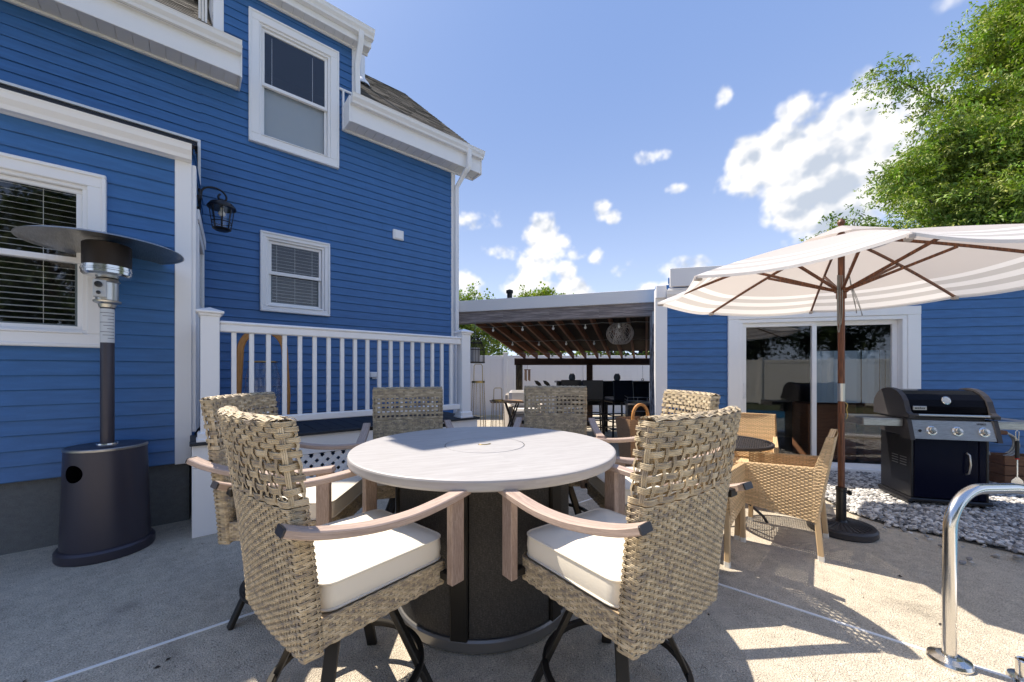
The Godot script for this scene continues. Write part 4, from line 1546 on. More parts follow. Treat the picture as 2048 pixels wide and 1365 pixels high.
	b.span(Vector3(0.36, 0.08, -0.36), Vector3(0.46, 0.64, 0.34), 0.04)
	obj("frame", b, M.rattan, sf)
	b = MB.new()
	b.span(Vector3(-0.24, 0.43, -0.24), Vector3(0.34, 0.54, 0.34), 0.045)
	b.span(Vector3(-0.26, 0.52, -0.26), Vector3(0.36, 0.93, -0.12), 0.06)
	obj("cushion", b, M.white_cloth, sf)
	for x in [-0.31, 0.41]:
		for zz in [-0.31, 0.29]:
			b = MB.new()
			b.lathe([Vector2(0.02, 0), Vector2(0.025, 0.09)], 8, Vector3(x, 0, zz))
			obj("leg", b, M.dark_rattan, sf)
	var ft := thing("folding_table", "small folding table with a wooden slab top before the pale fence", "table", Vector3(-0.12, 0, -8.0), deg_to_rad(6))
	b = MB.new()
	b.span(Vector3(-0.34, 0.715, -0.24), Vector3(0.34, 0.745, 0.24), 0.008)
	obj("table_top", b, M.tan_wood, ft)
	for zz in [-0.16, 0.16]:
		b = MB.new()
		b.bar([Vector3(-0.02, 0.71, zz), Vector3(0.22, 0.0, zz)], 0.03, 0.03, false, Vector3(0, 0, 1))
		obj("leg", b, M.dark_rattan, ft)
		b = MB.new()
		b.bar([Vector3(0.24, 0.71, zz + 0.032), Vector3(-0.02, 0.0, zz + 0.032)], 0.03, 0.03, false, Vector3(0, 0, 1))
		obj("leg", b, M.dark_rattan, ft)
	# two dark leaf-shaped ornaments on stakes
	for k in 2:
		var lf := thing("leaf_ornament", ["dark metal leaf ornament on a stake by the green post", "dark metal leaf ornament on a stake by the bar"][k], "ornament", Vector3(0.62 + 0.20 * k, 0, -8.9), 0, "leaf ornaments on stakes")
		b = MB.new()
		b.tf = Transform3D(Basis(Vector3(0, 0, 1), -0.55), Vector3(0, 1.06, 0))
		b.plate(PackedVector2Array([Vector2(-0.13, 0.02), Vector2(-0.06, 0.055), Vector2(0.02, 0.045), Vector2(0.10, 0.0), Vector2(0.02, -0.035), Vector2(-0.06, -0.03)]), -0.004, 0.004)
		obj("leaf", b, M.bronze, lf)
		b = MB.new()
		b.tube([Vector3(0.03, 0.0, 0), Vector3(0.03, 1.04, 0)], 0.008, 6)
		obj("stake", b, M.bronze, lf)

func make_stool(label: String) -> Node3D:
	var t := thing("bar_stool", label, "bar stool", Vector3.ZERO, 0, "stools at the bar")
	var b := MB.new()
	b.span(Vector3(-0.21, 0.74, -0.20), Vector3(0.21, 0.80, 0.22), 0.015)
	obj("seat", b, M.black_paint, t)
	b = MB.new()
	b.span(Vector3(-0.20, 0.80, -0.18), Vector3(0.20, 0.84, 0.21), 0.018)
	obj("cushion", b, M.rattan, t)
	b = MB.new()
	b.box(Vector3(0, 0.98, -0.225), Vector3(0.42, 0.40, 0.03), 0.01, Basis(Vector3.RIGHT, 0.1))
	obj("backrest", b, M.black_paint, t)
	for x in [-0.18, 0.18]:
		for z in [-0.17, 0.19]:
			b = MB.new()
			b.bar([Vector3(x, 0.75, z), Vector3(x * 1.16, 0, z * 1.16)], 0.032, 0.032, false, Vector3(0, 0, 1))
			obj("leg", b, M.black_paint, t)
	for y in [0.22, 0.36, 0.48]:
		b = MB.new()
		var k: float = 1.16 - 0.16 * y / 0.75
		b.bar([Vector3(-0.18 * k, y, 0.19 * k), Vector3(0.18 * k, y, 0.19 * k), Vector3(0.18 * k, y, -0.17 * k), Vector3(-0.18 * k, y, -0.17 * k)], 0.02, 0.022, true)
		obj("stretcher", b, M.black_paint, t)
	return t

# ---------------------------------------------------------------- fences
func vinyl_fence(label: String, a: Vector3, b_: Vector3, height: float) -> void:
	var d := (b_ - a)
	var L := d.length()
	var t := thing("vinyl_fence", label, "fence", a, atan2(-d.z, d.x))
	var n := int(round(L / 2.4))
	var w := L / n
	for k in n + 1:
		var b := MB.new()
		b.box(Vector3(k * w, height * 0.5 + 0.03, 0), Vector3(0.125, height + 0.06, 0.125), 0.006)
		b.box(Vector3(k * w, height + 0.07, 0), Vector3(0.15, 0.03, 0.15), 0.01)
		obj("post", b, M.fence, t)
	for k in n:
		var b := MB.new()
		b.span(Vector3(k * w + 0.063, height - 0.14, -0.022), Vector3((k + 1) * w - 0.063, height, 0.022), 0.005)
		b.span(Vector3(k * w + 0.063, 0.05, -0.022), Vector3((k + 1) * w - 0.063, 0.19, 0.022), 0.005)
		obj("rail", b, M.fence, t)
		var m := 12
		for q in m:
			var x0 := k * w + 0.063 + (w - 0.126) * q / m
			var x1 := k * w + 0.063 + (w - 0.126) * (q + 1) / m
			b = MB.new()
			b.span(Vector3(x0 + 0.0008, 0.19, -0.014), Vector3(x1 - 0.0008, height - 0.14, 0.014), 0.0025)
			obj("picket", b, M.fence, t)

func build_fences() -> void:
	vinyl_fence("tall pale vinyl privacy fence behind the pavilion", Vector3(-5.0, 0, -11.4), Vector3(7.0, 0, -11.6), 1.84)
	vinyl_fence("pale vinyl privacy fence across the yard from the pool house", Vector3(9.6, 0, 7.5), Vector3(-7.2, 0, 7.0), 1.84)

# ---------------------------------------------------------------- trees
var leaf_mesh: ArrayMesh
var round_leaf: ArrayMesh

func make_leaf(kind: int) -> ArrayMesh:
	# kind 0: drooping compound leaf with narrow leaflets; kind 1: tuft of broad leaves
	var b := MB.new()
	var r := RandomNumberGenerator.new()
	r.seed = 300 + kind
	if kind == 0:
		for k in 13:
			var t := k / 12.0
			var sp := Vector3(0, -0.20 * t * t, t)
			var side := -1.0 if k % 2 else 1.0
			var dir := Vector3(side * 0.8, -0.25 - 0.3 * r.randf(), 0.55).normalized()
			if k == 12:
				dir = Vector3(0, -0.5, 0.85).normalized()
			var ln := r.randf_range(0.26, 0.36)
			var wv := dir.cross(Vector3.UP).normalized() * ln * 0.17
			var g := r.randf_range(0.75, 1.25)
			b.col = Color(g, g, g * r.randf_range(0.7, 1.1))
			var m1 := sp + dir * ln * 0.45 + Vector3(0, 0.02, 0)
			b.tri3(sp, m1 + wv, m1 - wv)
			b.tri3(m1 - wv, m1 + wv, sp + dir * ln)
	elif kind == 2:   # spray of narrow hanging leaves
		for k in 16:
			var t := r.randf()
			var o := Vector3(r.randfn() * 0.10, -0.16 * t * t + r.randfn() * 0.05, t * 0.9)
			var dir := Vector3(r.randf_range(-1, 1), r.randf_range(-1.1, 0.25), r.randf_range(-0.4, 1)).normalized()
			var ln := r.randf_range(0.24, 0.40)
			var wv := dir.cross(Vector3(r.randf_range(-0.6, 0.6), 1, r.randf_range(-0.6, 0.6))).normalized() * ln * 0.19
			var g := r.randf_range(0.7, 1.3)
			b.col = Color(g, g, g * r.randf_range(0.6, 1.1))
			var m1 := o + dir * ln * 0.42 + Vector3(0, 0.02, 0)
			b.tri3(o, m1 + wv, m1 - wv)
			b.tri3(m1 - wv, m1 + wv, o + dir * ln + Vector3(0, -0.03, 0))
	else:
		for k in 12:
			var dir := Vector3(r.randf_range(-1, 1), r.randf_range(-0.5, 0.8), r.randf_range(-1, 1)).normalized()
			var ln := r.randf_range(0.4, 0.6)
			var wv := dir.cross(Vector3(r.randf_range(-1, 1), r.randf_range(-1, 1), r.randf_range(-1, 1))).normalized() * ln * 0.30
			var o := dir * 0.35
			var g := r.randf_range(0.7, 1.3)
			b.col = Color(g, g, g * 0.9)
			var m1 := o + dir * ln * 0.45
			b.tri3(o, m1 + wv, m1 - wv)
			b.tri3(m1 - wv, m1 + wv, o + dir * ln)
	return b.mesh()

# limbs: list of [from, to, radius]; leaves gather round the limbs' outer ends
func tree(called: String, label: String, base: Vector3, height: float, spread: Vector3, crown_c: Vector3, count: int, leaf: ArrayMesh, size: float, tint: Color, seed_: int, group := "", nl := 46, tight := 0.85) -> void:
	var t := thing(called, label, "tree", base, 0.0, group)
	var r := RandomNumberGenerator.new()
	r.seed = seed_
	var b := MB.new()
	var tr := height * 0.022 + 0.03
	b.tube([Vector3(0, -0.1, 0), Vector3(0.05, height * 0.2, 0.03), Vector3(-0.05, height * 0.42, 0.0), Vector3(0.03, height * 0.62, 0.02), Vector3(0, height * 0.85, 0)], tr, 9, false, Vector3(0, 0, 1), [1.25, 1.0, 0.8, 0.55, 0.2])
	obj("trunk", b, M.bark, t)
	var tips := []
	b = MB.new()
	for k in nl:
		var u := r.randf()
		var y := lerpf(-0.92, 0.98, (k + r.randf()) / nl)
		var a := k * 2.39996 + r.randf_range(-0.5, 0.5)
		var rad := sqrt(maxf(0.02, 1 - y * y)) * r.randf_range(0.72, 1.06)
		var tip := crown_c + Vector3(cos(a) * rad * spread.x, y * spread.y, sin(a) * rad * spread.z)
		var root := Vector3(0, clampf(lerpf(height * 0.28, tip.y - 0.1, 0.62), height * 0.2, height * 0.8), 0)
		var mid := root.lerp(tip, 0.5) + Vector3(0, spread.y * 0.10, 0)
		var lr := tr * 0.22
		b.tube([root, mid, tip], lr, 5, false, Vector3(0.1, 0, 1), [1.0, 0.6, 0.15])
		tips.append([mid, tip])
		for q in 3:
			var s := mid.lerp(tip, r.randf_range(0.2, 0.9))
			var e := s + Vector3(r.randf_range(-1, 1) * spread.x, r.randf_range(-0.55, 0.8) * spread.y, r.randf_range(-1, 1) * spread.z) * 0.26
			b.tube([s, s.lerp(e, 0.5) + Vector3(0, 0.05, 0), e], lr * 0.4, 4, false, Vector3(0.1, 0, 1), [1.0, 0.6, 0.2])
			tips.append([s, e])
	obj("limbs", b, M.bark, t)
	var mm := MultiMesh.new()
	mm.transform_format = MultiMesh.TRANSFORM_3D
	mm.use_colors = true
	mm.mesh = leaf
	mm.instance_count = count
	for k in count:
		var tp: Array = tips[r.randi() % tips.size()]
		var f := pow(r.randf(), 0.55)
		var p: Vector3 = Vector3(tp[0]).lerp(tp[1], f) + Vector3(r.randfn(), r.randfn() * 0.7, r.randfn()) * size * tight
		var s := size * r.randf_range(0.65, 1.25)
		var ba := Basis.from_euler(Vector3(r.randf_range(-0.7, 0.5), r.randf() * TAU, r.randf_range(-0.6, 0.6))).scaled_local(Vector3(s, s, s))
		mm.set_instance_transform(k, Transform3D(ba, p))
		var g := r.randf_range(0.65, 1.35)
		mm.set_instance_color(k, Color(tint.r * g * r.randf_range(0.8, 1.2), tint.g * g, tint.b * g))
	var mi := MultiMeshInstance3D.new()
	mi.multimesh = mm
	mi.material_override = M.leaf
	mi.name = "crown"
	mi.set_meta("kind", "stuff")
	t.add_child(mi)

func build_trees() -> void:
	leaf_mesh = make_leaf(2)
	round_leaf = make_leaf(1)
	tree("ash_tree", "tall bright green feathery tree rising behind the pool house", Vector3(15.2, 0, -9.2), 12.5, Vector3(4.3, 6.6, 3.6), Vector3(0, 6.4, 0), 40000, leaf_mesh, 0.33, Color(0.32, 0.40, 0.085), 401, "", 90, 0.95)
	tree("ash_tree", "lower feathery green tree leaning out from under the tall one", Vector3(11.4, 0, -9.3), 7.2, Vector3(2.2, 2.6, 1.8), Vector3(0, 4.9, 0), 9500, leaf_mesh, 0.30, Color(0.31, 0.39, 0.08), 406, "", 40, 0.9)
	tree("ash_tree", "small feathery tree top beside the parasol's tip", Vector3(8.6, 0, -9.9), 5.2, Vector3(0.85, 1.7, 0.8), Vector3(0, 3.6, 0), 1500, leaf_mesh, 0.28, Color(0.22, 0.29, 0.05), 402)
	tree("maple_tree", "rounded light green tree showing above the pavilion's roof", Vector3(1.25, 0, -17.0), 4.8, Vector3(2.0, 1.3, 1.5), Vector3(0, 3.5, 0), 10000, round_leaf, 0.20, Color(0.36, 0.42, 0.07), 403)
	tree("garden_shrub_tree", "loose yellow green tree behind the fence at the birdcage", Vector3(-1.5, 0, -13.0), 4.4, Vector3(1.2, 1.7, 1.0), Vector3(0, 2.2, 0), 3000, round_leaf, 0.17, Color(0.38, 0.45, 0.085), 404)
	tree("garden_shrub_tree", "dark leafy tree behind the fence over the bar", Vector3(4.6, 0, -13.6), 4.0, Vector3(2.6, 1.3, 1.0), Vector3(0, 2.1, 0), 3600, round_leaf, 0.18, Color(0.26, 0.34, 0.07), 405)
	# the yard across the pool, mirrored in the glass
	for k in 4:
		var hk: float = [5.6, 7.4, 6.4, 8.2][k]
		tree("yard_tree", ["low spreading", "tall", "middling", "tallest"][k] + " dark leafy tree over the fence across the pool", Vector3(-5.0 + k * 4.4, 0, 10.0 + (k % 2) * 1.2), hk, Vector3(2.4, hk * 0.44, 2.0), Vector3(0, hk * 0.66, 0), 2200, round_leaf, 0.30, Color(0.06, 0.10, 0.025), 410 + k, "trees across the pool")

# ---------------------------------------------------------------- fire table
func build_fire_table() -> void:
	var t := thing("fire_table", "large round grey fire table with a dark drum base and lidded centre", "table", Vector3(-0.165, 0, -2.33), 0.35)
	var R := 0.772
	var top := 0.906
	var b := MB.new()
	b.lathe([Vector2(0.245, top - 0.012), Vector2(0.2445, top - 0.002), Vector2(0.2425, top)], 96)
	b.lathe([Vector2(0.56, top - 0.052), Vector2(R - 0.012, top - 0.052), Vector2(R - 0.002, top - 0.046), Vector2(R, top - 0.038), Vector2(R, top - 0.010), Vector2(R - 0.003, top - 0.003), Vector2(R - 0.010, top), Vector2(0.2425, top)], 128)
	obj("table_top", b, M.tabletop, t)
	b = MB.new()
	b.lathe([Vector2(0.0, top - 0.02), Vector2(0.2385, top - 0.02), Vector2(0.2390, top - 0.003), Vector2(0.2365, top + 0.0005), Vector2(0.0, top + 0.0005)], 96)
	var lid := obj("lid", b, M.tabletop, t)
	b = MB.new()
	b.tube([Vector3(-0.03, top - 0.001, -0.012), Vector3(-0.032, top + 0.002, 0.002), Vector3(0, top + 0.002, 0.012), Vector3(0.032, top + 0.002, 0.002), Vector3(0.03, top - 0.001, -0.012)], 0.0035, 6)
	b.lathe([Vector2(0.009, top + 0.0008), Vector2(0.008, top + 0.003), Vector2(0, top + 0.003)], 12, Vector3(-0.032, 0, -0.008))
	b.lathe([Vector2(0.009, top + 0.0008), Vector2(0.008, top + 0.003), Vector2(0, top + 0.003)], 12, Vector3(0.032, 0, -0.008))
	obj("lid_pull", b, M.brass, lid)
	# drum: sling panels between upright posts, metal ring top and bottom
	var rb := 0.505
	var n := 6
	for k in n:
		var a0 := TAU * k / n + 0.095
		var a1 := TAU * (k + 1) / n - 0.095
		b = MB.new()
		var st := b.v.size()
		var seg := 14
		for j in seg + 1:
			var a := lerpf(a0, a1, float(j) / seg)
			var nn := Vector3(cos(a), 0, sin(a))
			b.vert(nn * rb + Vector3(0, 0.075, 0), nn, Vector2(j / 14.0, 0))
			b.vert(nn * rb + Vector3(0, top - 0.10, 0), nn, Vector2(j / 14.0, 0.8))
		for j in seg:
			var q := st + j * 2
			b.tri(q, q + 1, q + 3)
			b.tri(q, q + 3, q + 2)
		obj("sling_panel", b, M.sling, t)
		b = MB.new()
		var am := TAU * k / n
		b.box(Vector3(cos(am), 0, sin(am)) * (rb + 0.002) + Vector3(0, 0.46, 0), Vector3(0.030, 0.80, 0.088), 0.006, yaw(-am))
		obj("upright", b, M.bronze, t)
	b = MB.new()
	b.lathe([Vector2(rb - 0.03, 0.012), Vector2(rb + 0.014, 0.012), Vector2(rb + 0.018, 0.018), Vector2(rb + 0.018, 0.062), Vector2(rb + 0.010, 0.072), Vector2(rb - 0.03, 0.072)], 96)
	obj("base_ring", b, M.ring_metal, t)
	b = MB.new()
	b.lathe([Vector2(rb - 0.02, top - 0.105), Vector2(rb + 0.014, top - 0.105), Vector2(rb + 0.014, top - 0.053), Vector2(rb - 0.02, top - 0.053)], 96)
	obj("collar", b, M.bronze, t)
	b = MB.new()
	b.lathe([Vector2(rb - 0.03, 0.0), Vector2(rb - 0.03, top - 0.06)], 48)
	obj("liner", b, M.black_paint, t)
	for k in 4:
		var a := TAU * k / 4 + 0.6
		b = MB.new()
		b.lathe([Vector2(0, 0), Vector2(0.02, 0), Vector2(0.02, 0.02), Vector2(0, 0.02)], 12, Vector3(cos(a), 0, sin(a)) * (rb - 0.02))
		obj("foot", b, M.black_paint, t)

# ---------------------------------------------------------------- woven swivel chairs
var cane_noise: FastNoiseLite

func cane(s: float, v: float, k: float) -> Color:
	var q := 0.5 + 0.9 * cane_noise.get_noise_2d(s * 9.0, v * 26.0) + 0.35 * k
	var a := Color(0.27, 0.225, 0.18)
	var m := Color(0.485, 0.385, 0.24)
	var e := Color(0.68, 0.565, 0.385)
	return a.lerp(m, clampf(q * 2.0, 0, 1)).lerp(e, clampf(q * 2.0 - 1.1, 0, 1))

# a woven sleeve round a closed plan outline. pl: points (x, z), nr: their outward normals, evenly spaced, four to a warp
# bands: [height, strands, strand pitch, half width of a strand]; place.call(x, z, y) puts a point where it belongs
func sleeve(b: MB, pl: Array, nr: Array, bands: Array, amp: float, place: Callable, seed_: int, warp_hw := 0.0027, warp_n := 3) -> void:
	var r := RandomNumberGenerator.new()
	r.seed = seed_
	var n := pl.size()
	var ps := PackedVector3Array()
	var ns := PackedVector3Array()
	var wd := PackedVector3Array()
	var cs := PackedColorArray()
	for bi in bands.size():
		var bd: Array = bands[bi]
		for s in int(bd[1]):
			ps.clear()
			ns.clear()
			wd.clear()
			cs.clear()
			var y: float = bd[0] + (s - (bd[1] - 1) * 0.5) * bd[2]
			var k := r.randf_range(-1, 1) * 0.5
			for j in n + 1:
				var p: Vector2 = pl[j % n]
				var q: Vector2 = nr[j % n]
				var off := amp * cos(PI * (j / 4.0) + PI * bi)
				ps.append(place.call(p.x + q.x * off, p.y + q.y * off, y))
				ns.append(Vector3(q.x, 0, q.y))
				wd.append(Vector3.UP)
				cs.append(cane(j * 0.009, y, k))
			b.ribbon(ps, ns, wd, bd[3], bd[3] * 0.55, cs)
	for w in n / 4:
		var j := w * 4
		var p: Vector2 = pl[j]
		var q: Vector2 = nr[j]
		var tg := Vector2(-q.y, q.x)
		for s in warp_n:
			ps.clear()
			ns.clear()
			wd.clear()
			cs.clear()
			var sh := (s - (warp_n - 1) * 0.5) * warp_hw * 1.9
			var k := r.randf_range(-1, 1) * 0.5
			for bi in bands.size():
				var y: float = bands[bi][0]
				var off := -amp * cos(PI * w + PI * bi)
				if bi > 0:
					var ym: float = (y + bands[bi - 1][0]) * 0.5
					ps.append(place.call(p.x + tg.x * sh, p.y + tg.y * sh, ym))
					ns.append(Vector3(q.x, 0, q.y))
					wd.append(Vector3(tg.x, 0, tg.y))
					cs.append(cane(w * 0.3, ym, k))
				ps.append(place.call(p.x + q.x * off + tg.x * sh, p.y + q.y * off + tg.y * sh, y))
				ns.append(Vector3(q.x, 0, q.y))
				wd.append(Vector3(tg.x, 0, tg.y))
				cs.append(cane(w * 0.3, y, k))
			b.ribbon(ps, ns, wd, warp_hw, warp_hw * 0.5, cs)

# points and normals of a rounded rectangle, n of them evenly spaced
func outline(w: float, d: float, rad: float, n: int) -> Array:
	var dense := []
	var c := [Vector2(w / 2 - rad, -d / 2 + rad), Vector2(w / 2 - rad, d / 2 - rad), Vector2(-w / 2 + rad, d / 2 - rad), Vector2(-w / 2 + rad, -d / 2 + rad)]
	var full := []
	for q in 4:
		for k in 9:
			var a := -PI / 2 + PI / 2 * q + PI / 2 * k / 8.0
			full.append([Vector2(c[q]) + Vector2(cos(a), sin(a)) * rad, Vector2(cos(a), sin(a))])
	var tot := 0.0
	var ln := []
	for k in full.size():
		ln.append(tot)
		tot += Vector2(full[k][0]).distance_to(full[(k + 1) % full.size()][0])
	var pl := []
	var nr := []
	for j in n:
		var s := tot * j / n
		var k := full.size() - 1
		while ln[k] > s:
			k -= 1
		var e: float = (ln[k + 1] if k + 1 < full.size() else tot) - ln[k]
		var f: float = (s - ln[k]) / maxf(e, 1e-6)
		var k2 := (k + 1) % full.size()
		pl.append(Vector2(full[k][0]).lerp(full[k2][0], f))
		nr.append(Vector2(full[k][1]).lerp(full[k2][1], f).normalized())
	return [pl, nr]

# the plan of a chair back: n + 1 warps on each face in line with one another, two on each edge
func chair_loop(n: int, T: float) -> Array:
	var ol := [[], []]
	var f := n * 4
	var st := 0.504 / f
	for j in f * 2 + 24:
		var p: Vector2
		var q: Vector2
		if j < f or (j >= f + 12 and j < f * 2 + 12):
			var fr := j >= f + 12
			p = Vector2(-0.252 + st * j if not fr else 0.252 - st * (j - f - 12), T / 2 if fr else -T / 2)
			q = Vector2(0, 1 if fr else -1)
		else:
			var a := -PI / 2 + PI * ((j - f) if j < f + 12 else (j - f * 2 - 12)) / 12.0
			q = Vector2(cos(a), sin(a)) * (1.0 if j < f + 12 else -1.0)
			p = Vector2(0.252 if j < f + 12 else -0.252, 0) + Vector2(clampf(q.x * 1.5, -1, 1) * 0.024, clampf(q.y * 1.3, -1, 1) * T / 2)
		ol[0].append(p)
		ol[1].append(q)
	return ol

func back_place(x: float, z: float, y: float) -> Vector3:
	var t := (y - 0.455) / 0.75
	return Vector3(x * (1.0 + 0.035 * t), y, z + (0.16 + 0.42 * clampf(t, 0, 1)) * x * x - 0.245 - 0.115 * pow(maxf(t, 0), 1.25))

func make_chair() -> Node3D:
	cane_noise = noise(71, 1.0, 3)
	var t := thing("swivel_chair", "", "chair", Vector3.ZERO, 0, "swivel chairs round the fire table")
	# back: thick woven shell, close below and open above
	var W := 0.555
	var T := 0.058
	var ol := chair_loop(14, T)
	var bands := []
	var fine := []
	var y := 0.462
	while y < 0.942:
		fine.append([y, 2, 0.0050, 0.0027])
		y += 0.0108
	for k in 5:
		bands.append([0.956 + 0.0372 * k, 4, 0.0049, 0.0027])
	y = 1.132
	while y < 1.205:
		bands.append([y, 3, 0.0050, 0.0027])
		y += 0.0162
	var b := MB.new()
	sleeve(b, ol[0], ol[1], bands, 0.0036, back_place, 72, 0.0025)
	ol = chair_loop(24, T)
	sleeve(b, ol[0], ol[1], fine, 0.0026, back_place, 76, 0.0024, 2)
	# woven top edge
	var r := RandomNumberGenerator.new()
	r.seed = 73
	for s in 12:
		var zz := -T / 2 + 0.004 + (T - 0.008) * s / 11.0
		var ps := PackedVector3Array()
		var ns := PackedVector3Array()
		var wd := PackedVector3Array()
		var cs := PackedColorArray()
		var k := r.randf_range(-1, 1) * 0.5
		var up := 0.010 * (1.0 - pow(absf(zz) / (T / 2), 2.0))
		for j in 61:
			var x := -W / 2 + 0.006 + (W - 0.012) * j / 60.0
			var p := back_place(x, zz, 1.205)
			p.y += up + 0.0030 * cos(PI * j / 4.0 + PI * (s / 3))
			ps.append(p)
			ns.append(Vector3(0, 1, zz * 8).normalized())
			wd.append(Vector3(0, -zz * 8, 1).normalized())
			cs.append(cane(j * 0.009, s * 0.1, k))
		b.ribbon(ps, ns, wd, 0.0030, 0.0016, cs)
	for w in 16:
		for s in 3:
			var x := -W / 2 + 0.0 + W * (w / 15.0) + (s - 1) * 0.0052
			x = clampf(x, -W / 2 + 0.004, W / 2 - 0.004)
			var ps := PackedVector3Array()
			var ns := PackedVector3Array()
			var wd := PackedVector3Array()
			var cs := PackedColorArray()
			var k := r.randf_range(-1, 1) * 0.5
			for j in 17:
				var zz := -T / 2 - 0.002 + (T + 0.004) * j / 16.0
				var p := back_place(x, zz, 1.205)
				var up := 0.011 * (1.0 - pow(minf(1, absf(zz) / (T / 2)), 2.0))
				p.y += up - 0.0032 * cos(PI * w + PI * (j / 4)) * sin(PI * (j % 4 + 0.5) / 4.0)
				ps.append(p)
				ns.append(Vector3(0, 1, zz * 8).normalized())
				wd.append(Vector3.RIGHT)
				cs.append(cane(w * 0.2, j * 0.02, k))
			b.ribbon(ps, ns, wd, 0.0026, 0.0013, cs)
	obj("woven_back", b, M.wicker, t)
	b = MB.new()
	for k in 12:   # core inside the close weave
		var x0 := -W / 2 + 0.02 + (W - 0.04) * k / 12.0
		var x1 := -W / 2 + 0.02 + (W - 0.04) * (k + 1) / 12.0
		for m in 6:
			var ya := 0.46 + 0.465 * m / 6.0
			var yb := 0.46 + 0.465 * (m + 1) / 6.0
			for zz in [-0.019, 0.019]:
				b.quad(back_place(x0, zz, ya), back_place(x1, zz, ya), back_place(x1, zz, yb), back_place(x0, zz, yb))
	for k in 12:
		var x0 := -W / 2 + 0.02 + (W - 0.04) * k / 12.0
		var x1 := -W / 2 + 0.02 + (W - 0.04) * (k + 1) / 12.0
		b.quad(back_place(x0, -0.019, 1.19), back_place(x1, -0.019, 1.19), back_place(x1, 0.019, 1.19), back_place(x0, 0.019, 1.19))
		b.quad(back_place(x0, -0.019, 1.135), back_place(x1, -0.019, 1.135), back_place(x1, -0.019, 1.19), back_place(x0, -0.019, 1.19))
		b.quad(back_place(x0, 0.019, 1.135), back_place(x1, 0.019, 1.135), back_place(x1, 0.019, 1.19), back_place(x0, 0.019, 1.19))
	for x in [-W / 2 + 0.018, W / 2 - 0.018]:
		b.tube([back_place(x, 0, 0.5), back_place(x, 0, 0.7), back_place(x, 0, 0.95), back_place(x, 0, 1.19)], 0.012, 8)
	obj("back_frame", b, M.wicker_core, t)
	# woven seat apron
	ol = outline(0.545, 0.53, 0.03, 96 * 4)
	bands = []
	y = 0.478
	while y < 0.565:
		bands.append([y, 2, 0.0050, 0.0027])
		y += 0.0108
	b = MB.new()
	sleeve(b, ol[0], ol[1], bands, 0.0026, func(x, z, yy): return Vector3(x, yy, z + 0.04), 74, 0.0026, 2)
	obj("seat_apron", b, M.wicker, t)
	b = MB.new()
	b.span(Vector3(-0.255, 0.485, -0.215), Vector3(0.255, 0.560, 0.295))
	obj("seat_pan", b, M.wicker_core, t)
	# cushion with piping
	b = MB.new()
	var cw := 0.505
	var cd := 0.50
	var zc := 0.055
	var oc := outline(cw, cd, 0.045, 96)
	var rings := [[0.565, -0.006, 0.4], [0.573, 0.0, 0.9], [0.61, 0.005, 1.0], [0.645, 0.002, 0.9], [0.658, -0.006, 0.5]]
	var st := b.v.size()
	for g in rings.size():
		for j in 97:
			var p: Vector2 = oc[0][j % 96]
			var q: Vector2 = oc[1][j % 96]
			var nn := Vector3(q.x, (1.0 - rings[g][2]) * (1 if g > 2 else -1), q.y)
			b.vert(Vector3(p.x + q.x * rings[g][1], rings[g][0], p.y + q.y * rings[g][1] + zc), nn)
	for g in rings.size() - 1:
		for j in 96:
			var a := st + g * 97 + j
			b.tri(a, a + 97, a + 98)
			b.tri(a, a + 98, a + 1)
	var cf := noise(75, 7.0, 2)
	st = b.v.size()
	var gr := 8
	for g in gr + 1:
		var f := 1.0 - float(g) / gr
		for j in 97:
			var p: Vector2 = oc[0][j % 96]
			var q: Vector2 = oc[1][j % 96]
			var x := (p.x - q.x * 0.006) * f
			var z := (p.y - q.y * 0.006) * f
			var dome := 0.022 * (1.0 - pow(f, 3.0)) + 0.007 * cf.get_noise_2d(x, z) * (1.0 - f * f)
			var gx := (cf.get_noise_2d(x + 0.01, z) - cf.get_noise_2d(x - 0.01, z)) / 0.02 * 0.007 * (1.0 - f * f)
			var gz := (cf.get_noise_2d(x, z + 0.01) - cf.get_noise_2d(x, z - 0.01)) / 0.02 * 0.007 * (1.0 - f * f)
			b.vert(Vector3(x, 0.658 + dome, z + zc), Vector3(q.x * f * 0.30 - gx, 1, q.y * f * 0.30 - gz))
	for g in gr:
		for j in 96:
			var a := st + g * 97 + j
			b.tri(a, a + 97, a + 98)
			b.tri(a, a + 98, a + 1)
	var cu := obj("cushion", b, M.cushion, t)
	for yy in [0.655, 0.570]:
		b = MB.new()
		var ring := []
		for j in 96:
			var p: Vector2 = oc[0][j]
			var q: Vector2 = oc[1][j]
			ring.append(Vector3(p.x + q.x * 0.001, yy, p.y + q.y * 0.001 + zc))
		b.tube(ring, 0.0048, 6, true)
		obj("piping", b, M.cushion, cu)
	# arms and their front posts
	for s in [-1.0, 1.0]:
		b = MB.new()
		var pa := []
		var kn := [Vector3(0.335, 0.908, -0.345), Vector3(0.340, 0.880, -0.275), Vector3(0.346, 0.855, -0.17), Vector3(0.351, 0.838, -0.05), Vector3(0.352, 0.834, 0.08), Vector3(0.346, 0.842, 0.21), Vector3(0.338, 0.852, 0.31), Vector3(0.334, 0.857, 0.352)]
		for k in kn.size() - 1:
			for q in 3:
				var a: Vector3 = kn[maxi(k - 1, 0)]
				var d: Vector3 = kn[mini(k + 2, kn.size() - 1)]
				pa.append(Vector3(kn[k]).cubic_interpolate(kn[k + 1], a, d, q / 3.0) * Vector3(s, 1, 1))
		pa.append(Vector3(kn[-1]) * Vector3(s, 1, 1))
		b.bar(pa, 0.060, 0.027)
		var arm := obj("arm", b, M.arm_wood, t)
		b = MB.new()
		b.bar([Vector3(0.3349 * s, 0.9086, -0.3465), Vector3(0.3346 * s, 0.9104, -0.351)], 0.059, 0.026)
		obj("end_cap", b, M.cast, arm)
		b = MB.new()
